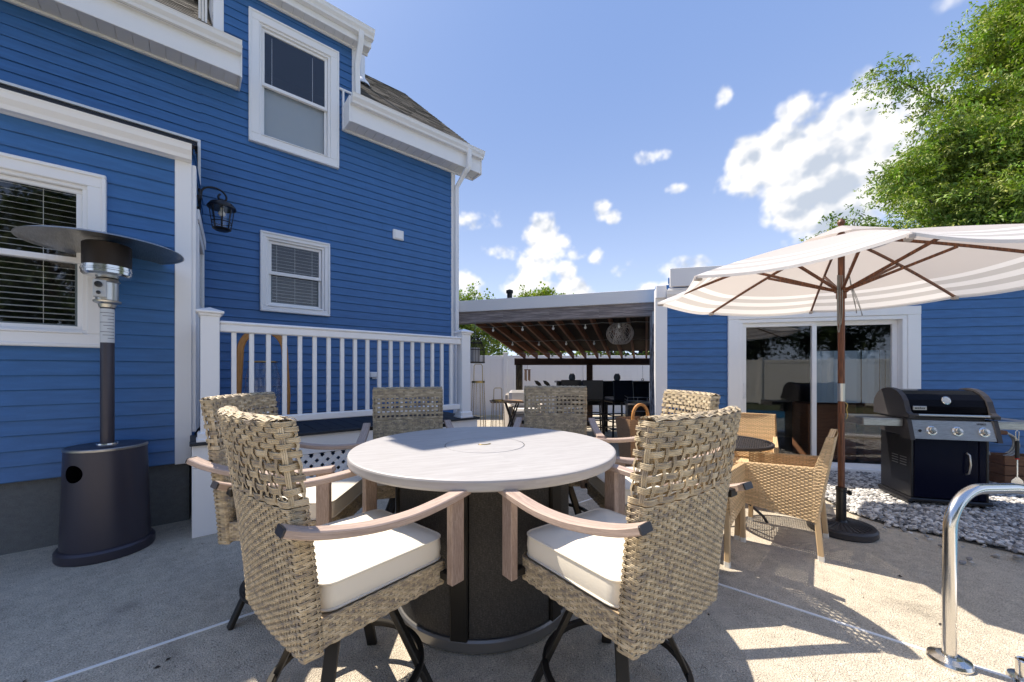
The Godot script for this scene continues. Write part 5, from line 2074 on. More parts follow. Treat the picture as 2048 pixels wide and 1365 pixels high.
		b.box(Vector3(0.330 * s, 0.667, 0.300), Vector3(0.034, 0.352, 0.066), 0.003)
		obj("arm_post", b, M.post_wood, t)
		b = MB.new()
		b.box(Vector3(0.293 * s, 0.515, 0.285), Vector3(0.045, 0.03, 0.04), 0.003)
		b.box(Vector3(0.300 * s, 0.880, -0.300), Vector3(0.050, 0.03, 0.03), 0.003)
		obj("arm_bracket", b, M.bronze, t)
	# swivel, legs and foot ring
	b = MB.new()
	b.lathe([Vector2(0, 0.485), Vector2(0.16, 0.485), Vector2(0.16, 0.472), Vector2(0.07, 0.466), Vector2(0.07, 0.43), Vector2(0.15, 0.425), Vector2(0.15, 0.405), Vector2(0, 0.405)], 24, Vector3(0, 0, 0.02))
	obj("swivel_plate", b, M.bronze, t)
	for k in 4:
		var a := PI / 4 + PI / 2 * k
		var d := Vector3(cos(a), 0, sin(a))
		b = MB.new()
		b.bar([d * 0.11 + Vector3(0, 0.43, 0.02), d * 0.16 + Vector3(0, 0.40, 0.02), d * 0.345 + Vector3(0, 0.0, 0.02)], 0.046, 0.022, false, d)
		obj("leg", b, M.bronze, t)
	b = MB.new()
	var ring := []
	for k in 48:
		ring.append(Vector3(cos(TAU * k / 48) * 0.285, 0.145, sin(TAU * k / 48) * 0.285 + 0.02))
	b.bar(ring, 0.026, 0.026, true)
	obj("foot_ring", b, M.bronze, t)
	return t

func build_chairs() -> void:
	var c := make_chair()
	# back centre (x, depth), facing (x, depth), label
	var spots := [
		[-0.868, 1.31, 0.640, 0.768, "woven swivel chair whose arms point at the deck post, its woven back to the heater"],
		[0.615, 1.315, -0.60, 0.80, "woven swivel chair next to the expansion joint, its woven back to the pool rail"],
		[-1.57, 2.25, 1.0, 0.04, "woven swivel chair standing beside the white deck skirt panel"],
		[-0.885, 3.27, 0.30, -0.95, "shaded woven swivel chair in front of the deck railing"],
		[0.40, 3.54, -0.10, -0.99, "woven swivel chair in front of the pavilion bar stools"],
		[1.17, 2.56, -1.0, -0.10, "sunlit woven swivel chair beside the bistro table"]]
	for k in spots.size():
		var s: Array = spots[k]
		var f := Vector2(s[2], s[3]).normalized()
		var p := Vector3(s[0] + f.x * 0.30, 0, -(s[1] + f.y * 0.30))
		var turn := atan2(f.x, -f.y)
		if k == 0:
			c.position = p
			c.rotation.y = turn
			c.set_meta("label", s[4])
		else:
			copy(c, s[4], p, turn)

# ---------------------------------------------------------------- patio heater
func build_heater() -> void:
	var t := thing("patio_heater", "tall patio heater with a dark tank cover and silver reflector", "patio heater", Vector3(-3.07, 0, -2.90), deg_to_rad(-46))
	var b := MB.new()
	b.lathe([Vector2(0, 0.0), Vector2(0.262, 0.0), Vector2(0.268, 0.012), Vector2(0.268, 0.062), Vector2(0.255, 0.078), Vector2(0.235, 0.082), Vector2(0, 0.082)], 64)
	obj("base", b, M.heater_paint, t)
	# tank cover with a round opening: a lathed shell, the opening's grid cells left out
	b = MB.new()
	var seg := 96
	var rows := 40
	var oa := 0.78        # where the opening looks, round the shell
	var oy := 0.63
	var orr := 0.062
	var radius := func(y): return lerpf(0.243, 0.222, clampf((y - 0.08) / 0.70, 0, 1))
	var grid := []
	for g in rows + 1:
		var y := 0.080 + 0.70 * g / rows
		var rr: float = radius.call(y)
		for j in seg + 1:
			var a := TAU * j / seg
			# pull grid points near the rim of the opening on to it
			var dx := wrapf(a - oa, -PI, PI) * rr
			var dy := y - oy
			var dd := sqrt(dx * dx + dy * dy)
			var aa := a
			var yy := y
			if dd < orr * 1.35 and dd > orr * 0.72:
				aa = oa + dx / dd * orr / rr
				yy = oy + dy / dd * orr
			b.vert(Vector3(cos(aa) * rr, yy, sin(aa) * rr), Vector3(cos(aa), 0.04, sin(aa)), Vector2(aa, yy))
	for g in rows:
		for j in seg:
			var a := TAU * (j + 0.5) / seg
			var y := 0.080 + 0.70 * (g + 0.5) / rows
			var rr: float = radius.call(y)
			var dx := wrapf(a - oa, -PI, PI) * rr
			if dx * dx + (y - oy) * (y - oy) < orr * orr * 0.94:
				continue
			var q := g * (seg + 1) + j
			b.tri(q, q + seg + 1, q + seg + 2)
			b.tri(q, q + seg + 2, q + 1)
	obj("tank_cover", b, M.heater_paint, t)
	b = MB.new()
	b.lathe([Vector2(0.15, 0.10), Vector2(0.15, 0.40), Vector2(0.11, 0.50), Vector2(0.03, 0.53), Vector2(0.03, 0.62), Vector2(0, 0.62)], 24)
	obj("gas_tank", b, M.grey_panel, t)
	b = MB.new()
	b.lathe([Vector2(0.222, 0.776), Vector2(0.226, 0.778), Vector2(0.226, 0.792), Vector2(0.221, 0.797), Vector2(0.215, 0.797)], 64)
	obj("rim", b, M.brushed, t)
	b = MB.new()
	b.lathe([Vector2(0.218, 0.795), Vector2(0.15, 0.802), Vector2(0.0, 0.804)], 48)
	obj("top_plate", b, M.heater_paint, t)
	b = MB.new()
	b.lathe([Vector2(0.062, 0.803), Vector2(0.060, 0.812), Vector2(0.042, 0.816)], 24)
	obj("pole_collar", b, M.chrome, t)
	b = MB.new()
	b.lathe([Vector2(0.039, 0.80), Vector2(0.039, 1.85)], 28)
	obj("pole", b, M.heater_paint, t)
	b = MB.new()
	for a in [0.3, 2.4, 4.4]:
		b.lathe([Vector2(0.006, 0), Vector2(0.005, 0.004), Vector2(0, 0.005)], 8, Vector3(cos(a) * 0.038, 1.12, sin(a) * 0.038), Basis(Vector3(sin(a), 0, -cos(a)), -PI / 2))
	obj("pole_screws", b, M.chrome, t)
	# printed label wrapped half round the pole
	b = MB.new()
	b.lathe([Vector2(0.0396, 1.57), Vector2(0.0396, 1.825)], 24, Vector3.ZERO, yaw(1.45), PI * 0.93)
	var lb := obj("label", b, M.sticker, t)
	b = MB.new()
	for k in 9:
		var y := 1.60 + k * 0.024
		b.lathe([Vector2(0.0399, y), Vector2(0.0399, y + 0.0035)], 10, Vector3.ZERO, yaw(1.2 - 0.1 * (k % 2)), PI * (0.35 + 0.2 * ((k * 7) % 3)))
	obj("print", b, M.ink, lb)
	# control body
	b = MB.new()
	b.lathe([Vector2(0.045, 1.835), Vector2(0.05, 1.86), Vector2(0.075, 1.872), Vector2(0.078, 1.885), Vector2(0.062, 1.892), Vector2(0.062, 2.02), Vector2(0.072, 2.03), Vector2(0.06, 2.05)], 32)
	obj("burner_neck", b, M.steel, t)
	b = MB.new()
	b.box(Vector3(0.072, 1.965, 0.035), Vector3(0.05, 0.125, 0.07), 0.004)
	obj("valve_plate", b, M.sticker, t)
	for k in 2:
		b = MB.new()
		b.lathe([Vector2(0.010, 0), Vector2(0.010, 0.012), Vector2([0.022, 0.013][k], 0.014), Vector2([0.020, 0.011][k], 0.038), Vector2(0, 0.040)], 16, Vector3(0.098, 1.99 - 0.06 * k, 0.04), Basis(Vector3(0, 0, 1), -PI / 2))
		obj("knob", b, M.black_paint, t)
	b = MB.new()
	b.lathe([Vector2(0.06, 2.055), Vector2(0.125, 2.07), Vector2(0.137, 2.085), Vector2(0.137, 2.105), Vector2(0.141, 2.108), Vector2(0.141, 2.118), Vector2(0.137, 2.121), Vector2(0.137, 2.14)], 48)
	obj("burner_bowl", b, M.chrome, t)
	b = MB.new()
	b.lathe([Vector2(0.134, 2.14), Vector2(0.134, 2.305), Vector2(0.126, 2.312), Vector2(0, 2.312)], 48)
	obj("burner_screen", b, M.gauze, t)
	# reflector dome, in three sectors with turned rim
	b = MB.new()
	b.lathe([Vector2(0, 2.355), Vector2(0.10, 2.352), Vector2(0.25, 2.336), Vector2(0.36, 2.316), Vector2(0.425, 2.300), Vector2(0.442, 2.292), Vector2(0.444, 2.286), Vector2(0.438, 2.286), Vector2(0.42, 2.296), Vector2(0.35, 2.313), Vector2(0.24, 2.332), Vector2(0.10, 2.347), Vector2(0, 2.350)], 72)
	var rf := obj("reflector", b, M.brushed, t)
	b = MB.new()
	for k in 9:
		var a := TAU * k / 9
		b.lathe([Vector2(0.007, 0), Vector2(0.006, 0.005), Vector2(0, 0.006)], 8, Vector3(cos(a) * 0.3, 2.327, sin(a) * 0.3))
	obj("rivets", b, M.chrome, rf)
	for s in [-1.0, 1.0]:
		b = MB.new()
		b.lathe([Vector2(0.02, -0.02), Vector2(0.05, -0.02), Vector2(0.05, 0.02), Vector2(0.02, 0.02)], 20, Vector3(-0.27, 0.05, 0.09 * s), Basis(Vector3.RIGHT, PI / 2))
		b.span(Vector3(-0.28, 0.04, 0.06 * s - 0.01), Vector3(-0.22, 0.06, 0.06 * s + 0.01))
		obj("wheel", b, M.black_paint, t)

# ---------------------------------------------------------------- bistro set
# plain weave over a four-sided patch: a, b along the bottom, d above a, e above b
func patch(m: MB, a: Vector3, b: Vector3, d: Vector3, e: Vector3, rows: int, cols: int, amp: float, tone: Color, seed_: int, sag := 0.0) -> void:
	var r := RandomNumberGenerator.new()
	r.seed = seed_
	var nn := (b - a).cross(d - a).normalized()
	var hgt := ((d - a).length() + (e - b).length()) * 0.5
	var wid := ((b - a).length() + (e - d).length()) * 0.5
	var ps := PackedVector3Array()
	var ns := PackedVector3Array()
	var wd := PackedVector3Array()
	var cs := PackedColorArray()
	for i in rows:
		ps.clear()
		ns.clear()
		wd.clear()
		cs.clear()
		var v := (i + 0.5) / rows
		var k := r.randf_range(0.82, 1.15)
		for j in cols * 2 + 1:
			var u := j / (cols * 2.0)
			var p := a.lerp(b, u).lerp(d.lerp(e, u), v) + nn * (amp * cos(PI * j * 0.5 + PI * 0.25 + PI * i) - sag * 4.0 * u * (1 - u))
			ps.append(p)
			ns.append(nn)
			wd.append((d - a).normalized())
			var kk := k * r.randf_range(0.93, 1.07)
			cs.append(Color(tone.r * kk, tone.g * kk, tone.b * kk))
		m.ribbon(ps, ns, wd, hgt / rows * 0.47, amp * 0.8, cs)
	for j in cols + 1:
		ps.clear()
		ns.clear()
		wd.clear()
		cs.clear()
		var u := clampf((j + 0.0) / cols, 0.004, 0.996)
		for q in 2:
			var v := float(q)
			ps.append(a.lerp(b, u).lerp(d.lerp(e, u), v) - nn * sag * 4.0 * u * (1 - u))
			ns.append(nn)
			wd.append((b - a).normalized())
			cs.append(tone * 0.8)
		m.ribbon(ps, ns, wd, wid / cols * 0.16, 0.0005, cs)

func make_bistro_chair() -> Node3D:
	var t := thing("wicker_chair", "", "chair", Vector3.ZERO, 0, "tan wicker chairs of the bistro set")
	var tone := Color(0.70, 0.50, 0.28)
	var b := MB.new()
	# sides, outer and inner skin
	for s in [-1.0, 1.0]:
		var x: float = 0.275 * s
		for k in 2:
			var xx: float = x - (0.0 if k == 0 else 0.035 * s)
			var a := Vector3(xx, 0.315, 0.27)
			var d := Vector3(xx, 0.625, 0.27)
			var c := Vector3(xx, 0.265, -0.23)
			var e := Vector3(xx, 0.655, -0.235)
			if (s > 0) == (k == 0):
				patch(b, a, c, d, e, 30, 22, 0.0022, tone, 80 + k)
			else:
				patch(b, c, a, e, d, 30, 22, 0.0022, tone, 80 + k)
		# top and front edges
		patch(b, Vector3(x, 0.627, 0.27), Vector3(x, 0.657, -0.235), Vector3(x - 0.035 * s, 0.627, 0.27), Vector3(x - 0.035 * s, 0.657, -0.235), 3, 22, 0.0015, tone, 83)
		patch(b, Vector3(x, 0.315, 0.271), Vector3(x - 0.035 * s, 0.315, 0.271), Vector3(x, 0.626, 0.271), Vector3(x - 0.035 * s, 0.626, 0.271), 26, 2, 0.0012, tone, 84)
	obj("woven_sides", b, M.wicker, t)
	b = MB.new()
	patch(b, Vector3(0.275, 0.265, -0.235), Vector3(-0.275, 0.265, -0.235), Vector3(0.265, 0.885, -0.335), Vector3(-0.265, 0.885, -0.335), 54, 26, 0.0022, tone, 85, -0.012)
	patch(b, Vector3(-0.265, 0.42, -0.205), Vector3(0.265, 0.42, -0.205), Vector3(-0.255, 0.885, -0.300), Vector3(0.255, 0.885, -0.300), 42, 26, 0.0022, tone, 86, 0.012)
	patch(b, Vector3(-0.265, 0.887, -0.300), Vector3(0.265, 0.887, -0.300), Vector3(-0.265, 0.887, -0.335), Vector3(0.265, 0.887, -0.335), 3, 26, 0.0015, tone, 87)
	for s in [-1.0, 1.0]:
		patch(b, Vector3(0.275 * s, 0.655, -0.230), Vector3(0.275 * s, 0.655, -0.300), Vector3(0.265 * s, 0.887, -0.298), Vector3(0.265 * s, 0.887, -0.337), 22, 2, 0.0012, tone, 88)
		patch(b, Vector3(0.276 * s, 0.265, -0.222), Vector3(0.276 * s, 0.265, -0.238), Vector3(0.276 * s, 0.655, -0.222), Vector3(0.276 * s, 0.655, -0.300), 34, 2, 0.0012, tone, 91)
	obj("woven_back", b, M.wicker, t)
	b = MB.new()
	patch(b, Vector3(-0.24, 0.425, 0.27), Vector3(0.24, 0.425, 0.27), Vector3(-0.24, 0.405, -0.23), Vector3(0.24, 0.405, -0.23), 40, 24, 0.0022, tone, 89, 0.012)
	patch(b, Vector3(-0.24, 0.33, 0.272), Vector3(0.24, 0.33, 0.272), Vector3(-0.24, 0.425, 0.272), Vector3(0.24, 0.425, 0.272), 9, 24, 0.002, tone, 90)
	obj("woven_seat", b, M.wicker, t)
	for s in [-1.0, 1.0]:
		for z in [0.25, -0.235]:
			b = MB.new()
			b.col = tone * 0.9
			b.bar([Vector3(0.257 * s, 0.40, z), Vector3(0.262 * s, 0.035, z + (0.012 if z > 0 else -0.03))], 0.036, 0.036, false, Vector3(0, 0, 1))
			var lg := obj("leg", b, M.wicker, t)
			b = MB.new()
			b.bar([Vector3(0.262 * s, 0.036, z + (0.012 if z > 0 else -0.03)), Vector3(0.262 * s, 0.0, z + (0.013 if z > 0 else -0.032))], 0.038, 0.038, false, Vector3(0, 0, 1))
			obj("cap", b, M.white_wax, lg)
	return t

func build_bistro() -> void:
	var t := thing("bistro_table", "small round black mesh bistro table between the wicker chairs", "table", Vector3(1.97, 0, -3.52), 0.2)
	var b := MB.new()
	b.lathe([Vector2(0.345, 0.690), Vector2(0.365, 0.690), Vector2(0.372, 0.700), Vector2(0.372, 0.716), Vector2(0.365, 0.722), Vector2(0.345, 0.718)], 64)
	obj("rim", b, M.cast, t)
	b = MB.new()   # expanded metal mesh
	var r0 := 0.35
	var p := 0.0165
	for dir in [1.0, -1.0]:
		var k: int = -22
		while k <= 22:
			var off := k * p
			if absf(off) < r0:
				var h := sqrt(r0 * r0 - off * off)
				var u := Vector3(1, 0, dir).normalized()
				var w := Vector3(-dir, 0, 1).normalized()
				b.bar([w * off - u * h + Vector3(0, 0.712, 0), w * off + u * h + Vector3(0, 0.712, 0)], 0.0065, 0.002)
			k += 1
	obj("mesh_top", b, M.cast, t)
	for k in 3:
		var a := TAU * k / 3 + 0.5
		var d := Vector3(cos(a), 0, sin(a))
		b = MB.new()
		b.tube([d * 0.30 + Vector3(0, 0.69, 0), d * 0.24 + Vector3(0, 0.55, 0), d * 0.13 + Vector3(0, 0.33, 0), d * 0.16 + Vector3(0, 0.18, 0), d * 0.30 + Vector3(0, 0.05, 0), d * 0.33 + Vector3(0, 0.0, 0)], 0.012, 8, false, Vector3(0.01, 1, 0))
		obj("leg", b, M.cast, t)
	b = MB.new()
	var ring := []
	for k in 32:
		ring.append(Vector3(cos(TAU * k / 32) * 0.135, 0.33, sin(TAU * k / 32) * 0.135))
	b.tube(ring, 0.007, 6, true)
	obj("ring", b, M.cast, t)
	var c := make_bistro_chair()
	var spots := [[2.185, 3.10, -0.74, 0.67, "tan wicker armchair in front of the parasol's foot"], [1.47, 3.02, 0.66, 0.75, "tan wicker armchair tucked behind the sunlit swivel chair"], [2.46, 4.02, -0.55, -0.83, "tan wicker armchair standing at the sliding door"]]
	for k in 3:
		var s: Array = spots[k]
		var at_ := Vector3(s[0], 0, -s[1])
		var turn := atan2(s[2], -s[3])
		if k == 0:
			c.position = at_
			c.rotation.y = turn
			c.set_meta("label", s[4])
		else:
			copy(c, s[4], at_, turn)

# ---------------------------------------------------------------- parasol and its foot
func build_umbrella() -> void:
	var P := Vector3(2.80, 0, -3.25)
	var ft := thing("parasol_stand", "round black cast parasol stand with a ribbed sunburst plate", "parasol stand", Vector3(2.73, 0, -3.17) + Vector3(0.06, 0, -0.07))
	var b := MB.new()
	b.lathe([Vector2(0, 0.0), Vector2(0.225, 0.0), Vector2(0.235, 0.012), Vector2(0.235, 0.05), Vector2(0.222, 0.066), Vector2(0.20, 0.066), Vector2(0.19, 0.058), Vector2(0.06, 0.085), Vector2(0.0, 0.085)], 56)
	obj("plate", b, M.cast, ft)
	for k in 28:
		var a := TAU * k / 28
		b = MB.new()
		b.bar([Vector3(cos(a) * 0.06, 0.086, sin(a) * 0.06), Vector3(cos(a) * 0.188, 0.062, sin(a) * 0.188)], 0.010, 0.008)
		obj("rib", b, M.cast, ft)
	b = MB.new()
	b.lathe([Vector2(0.045, 0.08), Vector2(0.035, 0.10), Vector2(0.034, 0.345), Vector2(0.038, 0.35), Vector2(0.038, 0.372), Vector2(0.027, 0.374)], 24)
	obj("tube", b, M.black_paint, ft)
	b = MB.new()
	b.lathe([Vector2(0.006, 0), Vector2(0.006, 0.03), Vector2(0.020, 0.032), Vector2(0.022, 0.045), Vector2(0, 0.048)], 12, Vector3(0.03, 0.325, 0.0), Basis(Vector3(0, 0, 1), -PI / 2))
	obj("clamp_screw", b, M.black_paint, ft)

	var t := thing("parasol", "large pale parasol with white border stripes on a brown wooden pole", "parasol", P, 0.0)
	b = MB.new()
	b.lathe([Vector2(0.0, 0.10), Vector2(0.0235, 0.10), Vector2(0.0235, 1.11)], 24)
	b.lathe([Vector2(0.0235, 1.24), Vector2(0.0235, 2.53)], 24)
	obj("pole", b, M.teak, t)
	b = MB.new()
	b.lathe([Vector2(0.0255, 1.10), Vector2(0.0255, 1.25)], 24)
	obj("pole_sleeve", b, M.steel, t)
	b = MB.new()
	b.lathe([Vector2(0.03, 2.545), Vector2(0.045, 2.57), Vector2(0.018, 2.59), Vector2(0.024, 2.605), Vector2(0.028, 2.62), Vector2(0.018, 2.64), Vector2(0, 2.655)], 20)
	obj("finial", b, M.teak, t)
	b = MB.new()
	b.lathe([Vector2(0.030, 2.44), Vector2(0.045, 2.45), Vector2(0.045, 2.50), Vector2(0.03, 2.52)], 20)
	obj("top_hub", b, M.teak, t)
	b = MB.new()
	b.lathe([Vector2(0.026, 1.97), Vector2(0.036, 1.972), Vector2(0.036, 2.02), Vector2(0.048, 2.026), Vector2(0.048, 2.058), Vector2(0.03, 2.064)], 20)
	obj("runner", b, M.teak, t)
	var R := 1.48
	var hub := Vector3(0, 2.48, 0)
	var prof := func(f): return 2.505 - 0.435 * pow(f, 1.22)
	var dirs := []
	for k in 8:
		var a := deg_to_rad(15.0 + 45.0 * k)
		dirs.append(Vector3(cos(a), 0, -sin(a)))
	for k in 8:
		var d: Vector3 = dirs[k]
		b = MB.new()
		var pth := []
		for q in 9:
			var f := 0.03 + 0.965 * q / 8.0
			pth.append(d * R * f + Vector3(0, prof.call(f) - 0.020, 0))
		b.bar(pth, 0.016, 0.022)
		obj("rib", b, M.teak, t)
		b = MB.new()
		b.bar([d * 0.04 + Vector3(0, 2.042, 0), d * R * 0.46 + Vector3(0, prof.call(0.46) - 0.034, 0)], 0.018, 0.022)
		obj("strut", b, M.teak, t)
	# canopy: one piece of cloth for each panel, woven stripes along its border
	var tone := Color(0.665, 0.625, 0.605)
	var white := Color(0.90, 0.89, 0.89)
	var grey := Color(0.625, 0.605, 0.595)
	var stops := [[0.02, tone], [0.12, tone], [0.25, tone], [0.38, tone], [0.50, tone], [0.62, tone], [0.735, white], [0.775, grey], [0.825, white], [0.875, grey], [0.925, white], [0.985, grey], [1.0, grey]]
	for k in 8:
		var d0: Vector3 = dirs[k]
		var d1: Vector3 = dirs[(k + 1) % 8]
		b = MB.new()
		var pt := func(f, u):
			var p: Vector3 = d0.lerp(d1, u) * R * f
			var belly: float = 4.0 * u * (1.0 - u)
			return p + Vector3(0, prof.call(f) - 0.045 * belly * pow(f, 2.0), 0) - p.normalized() * 0.055 * belly * pow(f, 5.0)
		var nu := 10
		for q in stops.size() - 1:
			b.col = stops[q][1]
			var f0: float = stops[q][0]
			var f1: float = stops[q + 1][0]
			var s0 := b.v.size()
			for e in 2:
				var f: float = f0 if e == 0 else f1
				for j in nu + 1:
					var u := float(j) / nu
					var du: Vector3 = pt.call(f, minf(u + 0.02, 1)) - pt.call(f, maxf(u - 0.02, 0))
					var df: Vector3 = pt.call(f + 0.02, u) - pt.call(f - 0.02, u)
					var nn := df.cross(du).normalized()
					if nn.y < 0:
						nn = -nn
					b.vert(pt.call(f, u), nn)
			for j in nu:
				var z := s0 + j
				b.tri(z, z + 1, z + nu + 2)
				b.tri(z, z + nu + 2, z + nu + 1)
		# hem turned under
		b.col = white
		for j in nu:
			var a: Vector3 = pt.call(1.0, float(j) / nu)
			var c: Vector3 = pt.call(1.0, float(j + 1) / nu)
			b.quad(a, c, c + Vector3(0, -0.018, 0), a + Vector3(0, -0.018, 0))
		obj("canopy_panel", b, M.canopy, t)
		b = MB.new()
		b.col = tone
		var tip: Vector3 = pt.call(1.0, 0.0)
		b.box(tip + Vector3(0, -0.02, 0) - d0 * 0.03, Vector3(0.06, 0.03, 0.035), 0.006, yaw(-atan2(d0.z, d0.x)))
		obj("rib_pocket", b, M.canopy, t)
	# wind vent cap
	b = MB.new()
	b.col = tone
	for k in 8:
		var a: Vector3 = dirs[k] * 0.36 + Vector3(0, 2.445, 0)
		var c: Vector3 = dirs[(k + 1) % 8] * 0.36 + Vector3(0, 2.445, 0)
		b.tri3(Vector3(0, 2.595, 0), c, a) if (a - Vector3(0, 2.595, 0)).cross(c - Vector3(0, 2.595, 0)).y < 0 else b.tri3(Vector3(0, 2.595, 0), a, c)
	obj("vent_cap", b, M.canopy, t)
	# cords: bunched on one side, looped on the other, and the hook on the pole
	b = MB.new()
	for l in [[-0.05, 0.028, 0.42], [-0.06, 0.018, 0.48], [-0.045, 0.022, 0.40]]:
		var pth := []
		for q in 25:
			var a := PI * q / 24.0
			pth.append(Vector3(l[0] + l[1] * cos(a) * (0.6 + 0.4 * sin(a)), 2.16 - l[2] * pow(sin(a), 0.7), 0.045))
		b.tube(pth, 0.0032, 5, false, Vector3(0, 0, 1))
		obj("cord", b, M.rope, t)
		b = MB.new()
	for l in [[0.13, 0.085, 0.40], [0.075, 0.045, 0.38]]:
		var pth := []
		for q in 25:
			var a := PI * q / 24.0
			pth.append(Vector3(0.03 + l[0] * 1.25 * pow(sin(a), 1.5) * (0.35 + 0.65 * q / 24.0), 2.22 - l[2] * sin(PI * 0.5 * minf(1.0, q / 15.0)) + 0.34 * maxf(0, (q - 15.0) / 9.0), 0.04))
		b.tube(pth, 0.0022, 5, false, Vector3(0, 0, 1))
		obj("cord", b, M.rope, t)
		b = MB.new()
	b = MB.new()
	b.tube([Vector3(0.026, 1.09, 0.01), Vector3(0.045, 1.07, 0.01), Vector3(0.034, 1.03, 0.01), Vector3(0.046, 0.98, 0.01), Vector3(0.032, 0.95, 0.01)], 0.004, 6, false, Vector3(0, 0, 1))
	obj("hook", b, M.brass, t)

# ---------------------------------------------------------------- gas grill
func build_grill() -> void:
	var t := thing("gas_grill", "black gas grill with closed lid, three chrome knobs and side shelves", "grill", Vector3(4.33, 0, -3.95), deg_to_rad(-16.5))
	# local x to the right along the front, z to the front; middle of the cart
	var b := MB.new()
	b.span(Vector3(-0.36, 0.065, -0.27), Vector3(0.36, 0.10, 0.27), 0.010)
	b.span(Vector3(-0.385, 0.055, -0.20), Vector3(-0.345, 0.085, 0.29), 0.008)
	obj("bottom_shelf", b, M.black_paint, t)
	b = MB.new()
	b.span(Vector3(-0.335, 0.10, -0.25), Vector3(-0.31, 0.70, 0.245), 0.005)
	b.span(Vector3(0.31, 0.10, -0.25), Vector3(0.335, 0.70, 0.245), 0.005)
	b.span(Vector3(-0.31, 0.10, -0.25), Vector3(0.31, 0.70, -0.23))
	obj("cart_side", b, M.black_paint, t)
	for k in 4:
		b = MB.new()
		for q in 2:
			b.span(Vector3(-0.3385, 0.40 + k * 0.026, -0.05 + q * 0.13), Vector3(-0.3345, 0.408 + k * 0.026, 0.05 + q * 0.13))
		obj("vent_slot", b, M.brushed, t)
	b = MB.new()
	b.span(Vector3(-0.31, 0.105, 0.225), Vector3(0.245, 0.69, 0.250), 0.006)
	obj("door", b, M.blue_enamel, t)
	b = MB.new()
	b.span(Vector3(0.25, 0.105, 0.225), Vector3(0.31, 0.69, 0.248), 0.006)
	obj("door_side_panel", b, M.blue_enamel, t)
	b = MB.new()
	b.tube([Vector3(0.135, 0.36, 0.252), Vector3(0.14, 0.375, 0.282), Vector3(0.147, 0.46, 0.292), Vector3(0.145, 0.55, 0.282), Vector3(0.14, 0.565, 0.252)], 0.009, 8, false, Vector3.RIGHT)
	obj("door_handle", b, M.steel, t)
	for x in [-0.30, 0.30]:
		for z in [-0.2, 0.21]:
			b = MB.new()
			b.lathe([Vector2(0.012, -0.013), Vector2(0.031, -0.013), Vector2(0.031, 0.013), Vector2(0.012, 0.013)], 16, Vector3(x, 0.0325, z), Basis(Vector3(0, 0, 1), PI / 2))
			b.span(Vector3(x - 0.02, 0.03, z - 0.008), Vector3(x + 0.02, 0.066, z + 0.008), 0.003)
			obj("caster", b, M.black_paint, t)
	# fire box
	b = MB.new()
	b.span(Vector3(-0.34, 0.70, -0.26), Vector3(0.34, 0.905, 0.20), 0.01)
	obj("fire_box", b, M.cast, t)
	# slanting control panel
	b = MB.new()
	var pa := PackedVector2Array([Vector2(0.20, 0.70), Vector2(0.318, 0.695), Vector2(0.262, 0.872), Vector2(0.20, 0.875)])
	b.tf = Transform3D(Basis(Vector3(0, 0, 1), Vector3(0, 1, 0), Vector3(-1, 0, 0)), Vector3.ZERO)
	b.plate(pa, -0.345, 0.345)
	obj("control_panel", b, M.brushed, t)
	b = MB.new()
	b.tf = Transform3D(Basis(Vector3(0, 0, 1), Vector3(0, 1, 0), Vector3(-1, 0, 0)), Vector3.ZERO)
	pa = PackedVector2Array([Vector2(0.17, 0.685), Vector2(0.328, 0.682), Vector2(0.270, 0.885), Vector2(0.17, 0.885)])
	b.plate(pa, -0.385, -0.346)
	b.plate(pa, 0.346, 0.385)
	obj("panel_end", b, M.cast, t)
	var tilt := Basis(Vector3.RIGHT, -0.306)
	for x in [-0.185, 0.035, 0.255]:
		b = MB.new()
		var kb := tilt * Basis(Vector3.RIGHT, PI / 2)
		b.lathe([Vector2(0.046, 0.0), Vector2(0.046, 0.007), Vector2(0.038, 0.010), Vector2(0.034, 0.012), Vector2(0.031, 0.032), Vector2(0.026, 0.037), Vector2(0, 0.038)], 28, Vector3(x, 0.775, 0.293), kb)
		obj("knob", b, M.chrome, t)
	b = MB.new()
	b.lathe([Vector2(0.014, 0.0), Vector2(0.012, 0.008), Vector2(0, 0.009)], 16, Vector3(-0.285, 0.772, 0.294), tilt * Basis(Vector3.RIGHT, PI / 2))
	obj("igniter", b, M.black_paint, t)
	# lid: barrel top with cast end plates
	b = MB.new()
	var arc := []
	arc.append(Vector2(0.225, 0.905))
	arc.append(Vector2(0.232, 0.955))
	for k in 9:
		var a := 0.12 + (PI - 0.24) * k / 8.0
		arc.append(Vector2(-0.03 + 0.25 * cos(a), 0.985 + 0.185 * sin(a)))
	arc.append(Vector2(-0.275, 0.905))
	var poly := PackedVector2Array()
	for p in arc:
		poly.append(p)
	b.tf = Transform3D(Basis(Vector3(0, 0, 1), Vector3(0, 1, 0), Vector3(-1, 0, 0)), Vector3.ZERO)
	b.plate(poly, -0.335, 0.335)
	obj("lid", b, M.enamel, t)
	var big := PackedVector2Array()
	big.append(Vector2(0.30, 0.895))
	big.append(Vector2(0.305, 0.925))
	big.append(Vector2(0.255, 0.955))
	for k in 11:
		var a := 0.10 + (PI - 0.2) * k / 10.0
		big.append(Vector2(-0.03 + 0.265 * cos(a), 0.985 + 0.200 * sin(a)))
	big.append(Vector2(-0.29, 0.895))
	for s in [-1.0, 1.0]:
		b = MB.new()
		b.tf = Transform3D(Basis(Vector3(0, 0, 1), Vector3(0, 1, 0), Vector3(-1, 0, 0)), Vector3.ZERO)
		b.plate(big, 0.335 * s if s < 0 else 0.336, 0.385 if s > 0 else -0.385)
		obj("lid_end", b, M.cast, t)
	b = MB.new()
	b.tube([Vector3(-0.30, 0.925, 0.293), Vector3(0.30, 0.925, 0.293)], 0.012, 12)
	obj("lid_handle", b, M.steel, t)
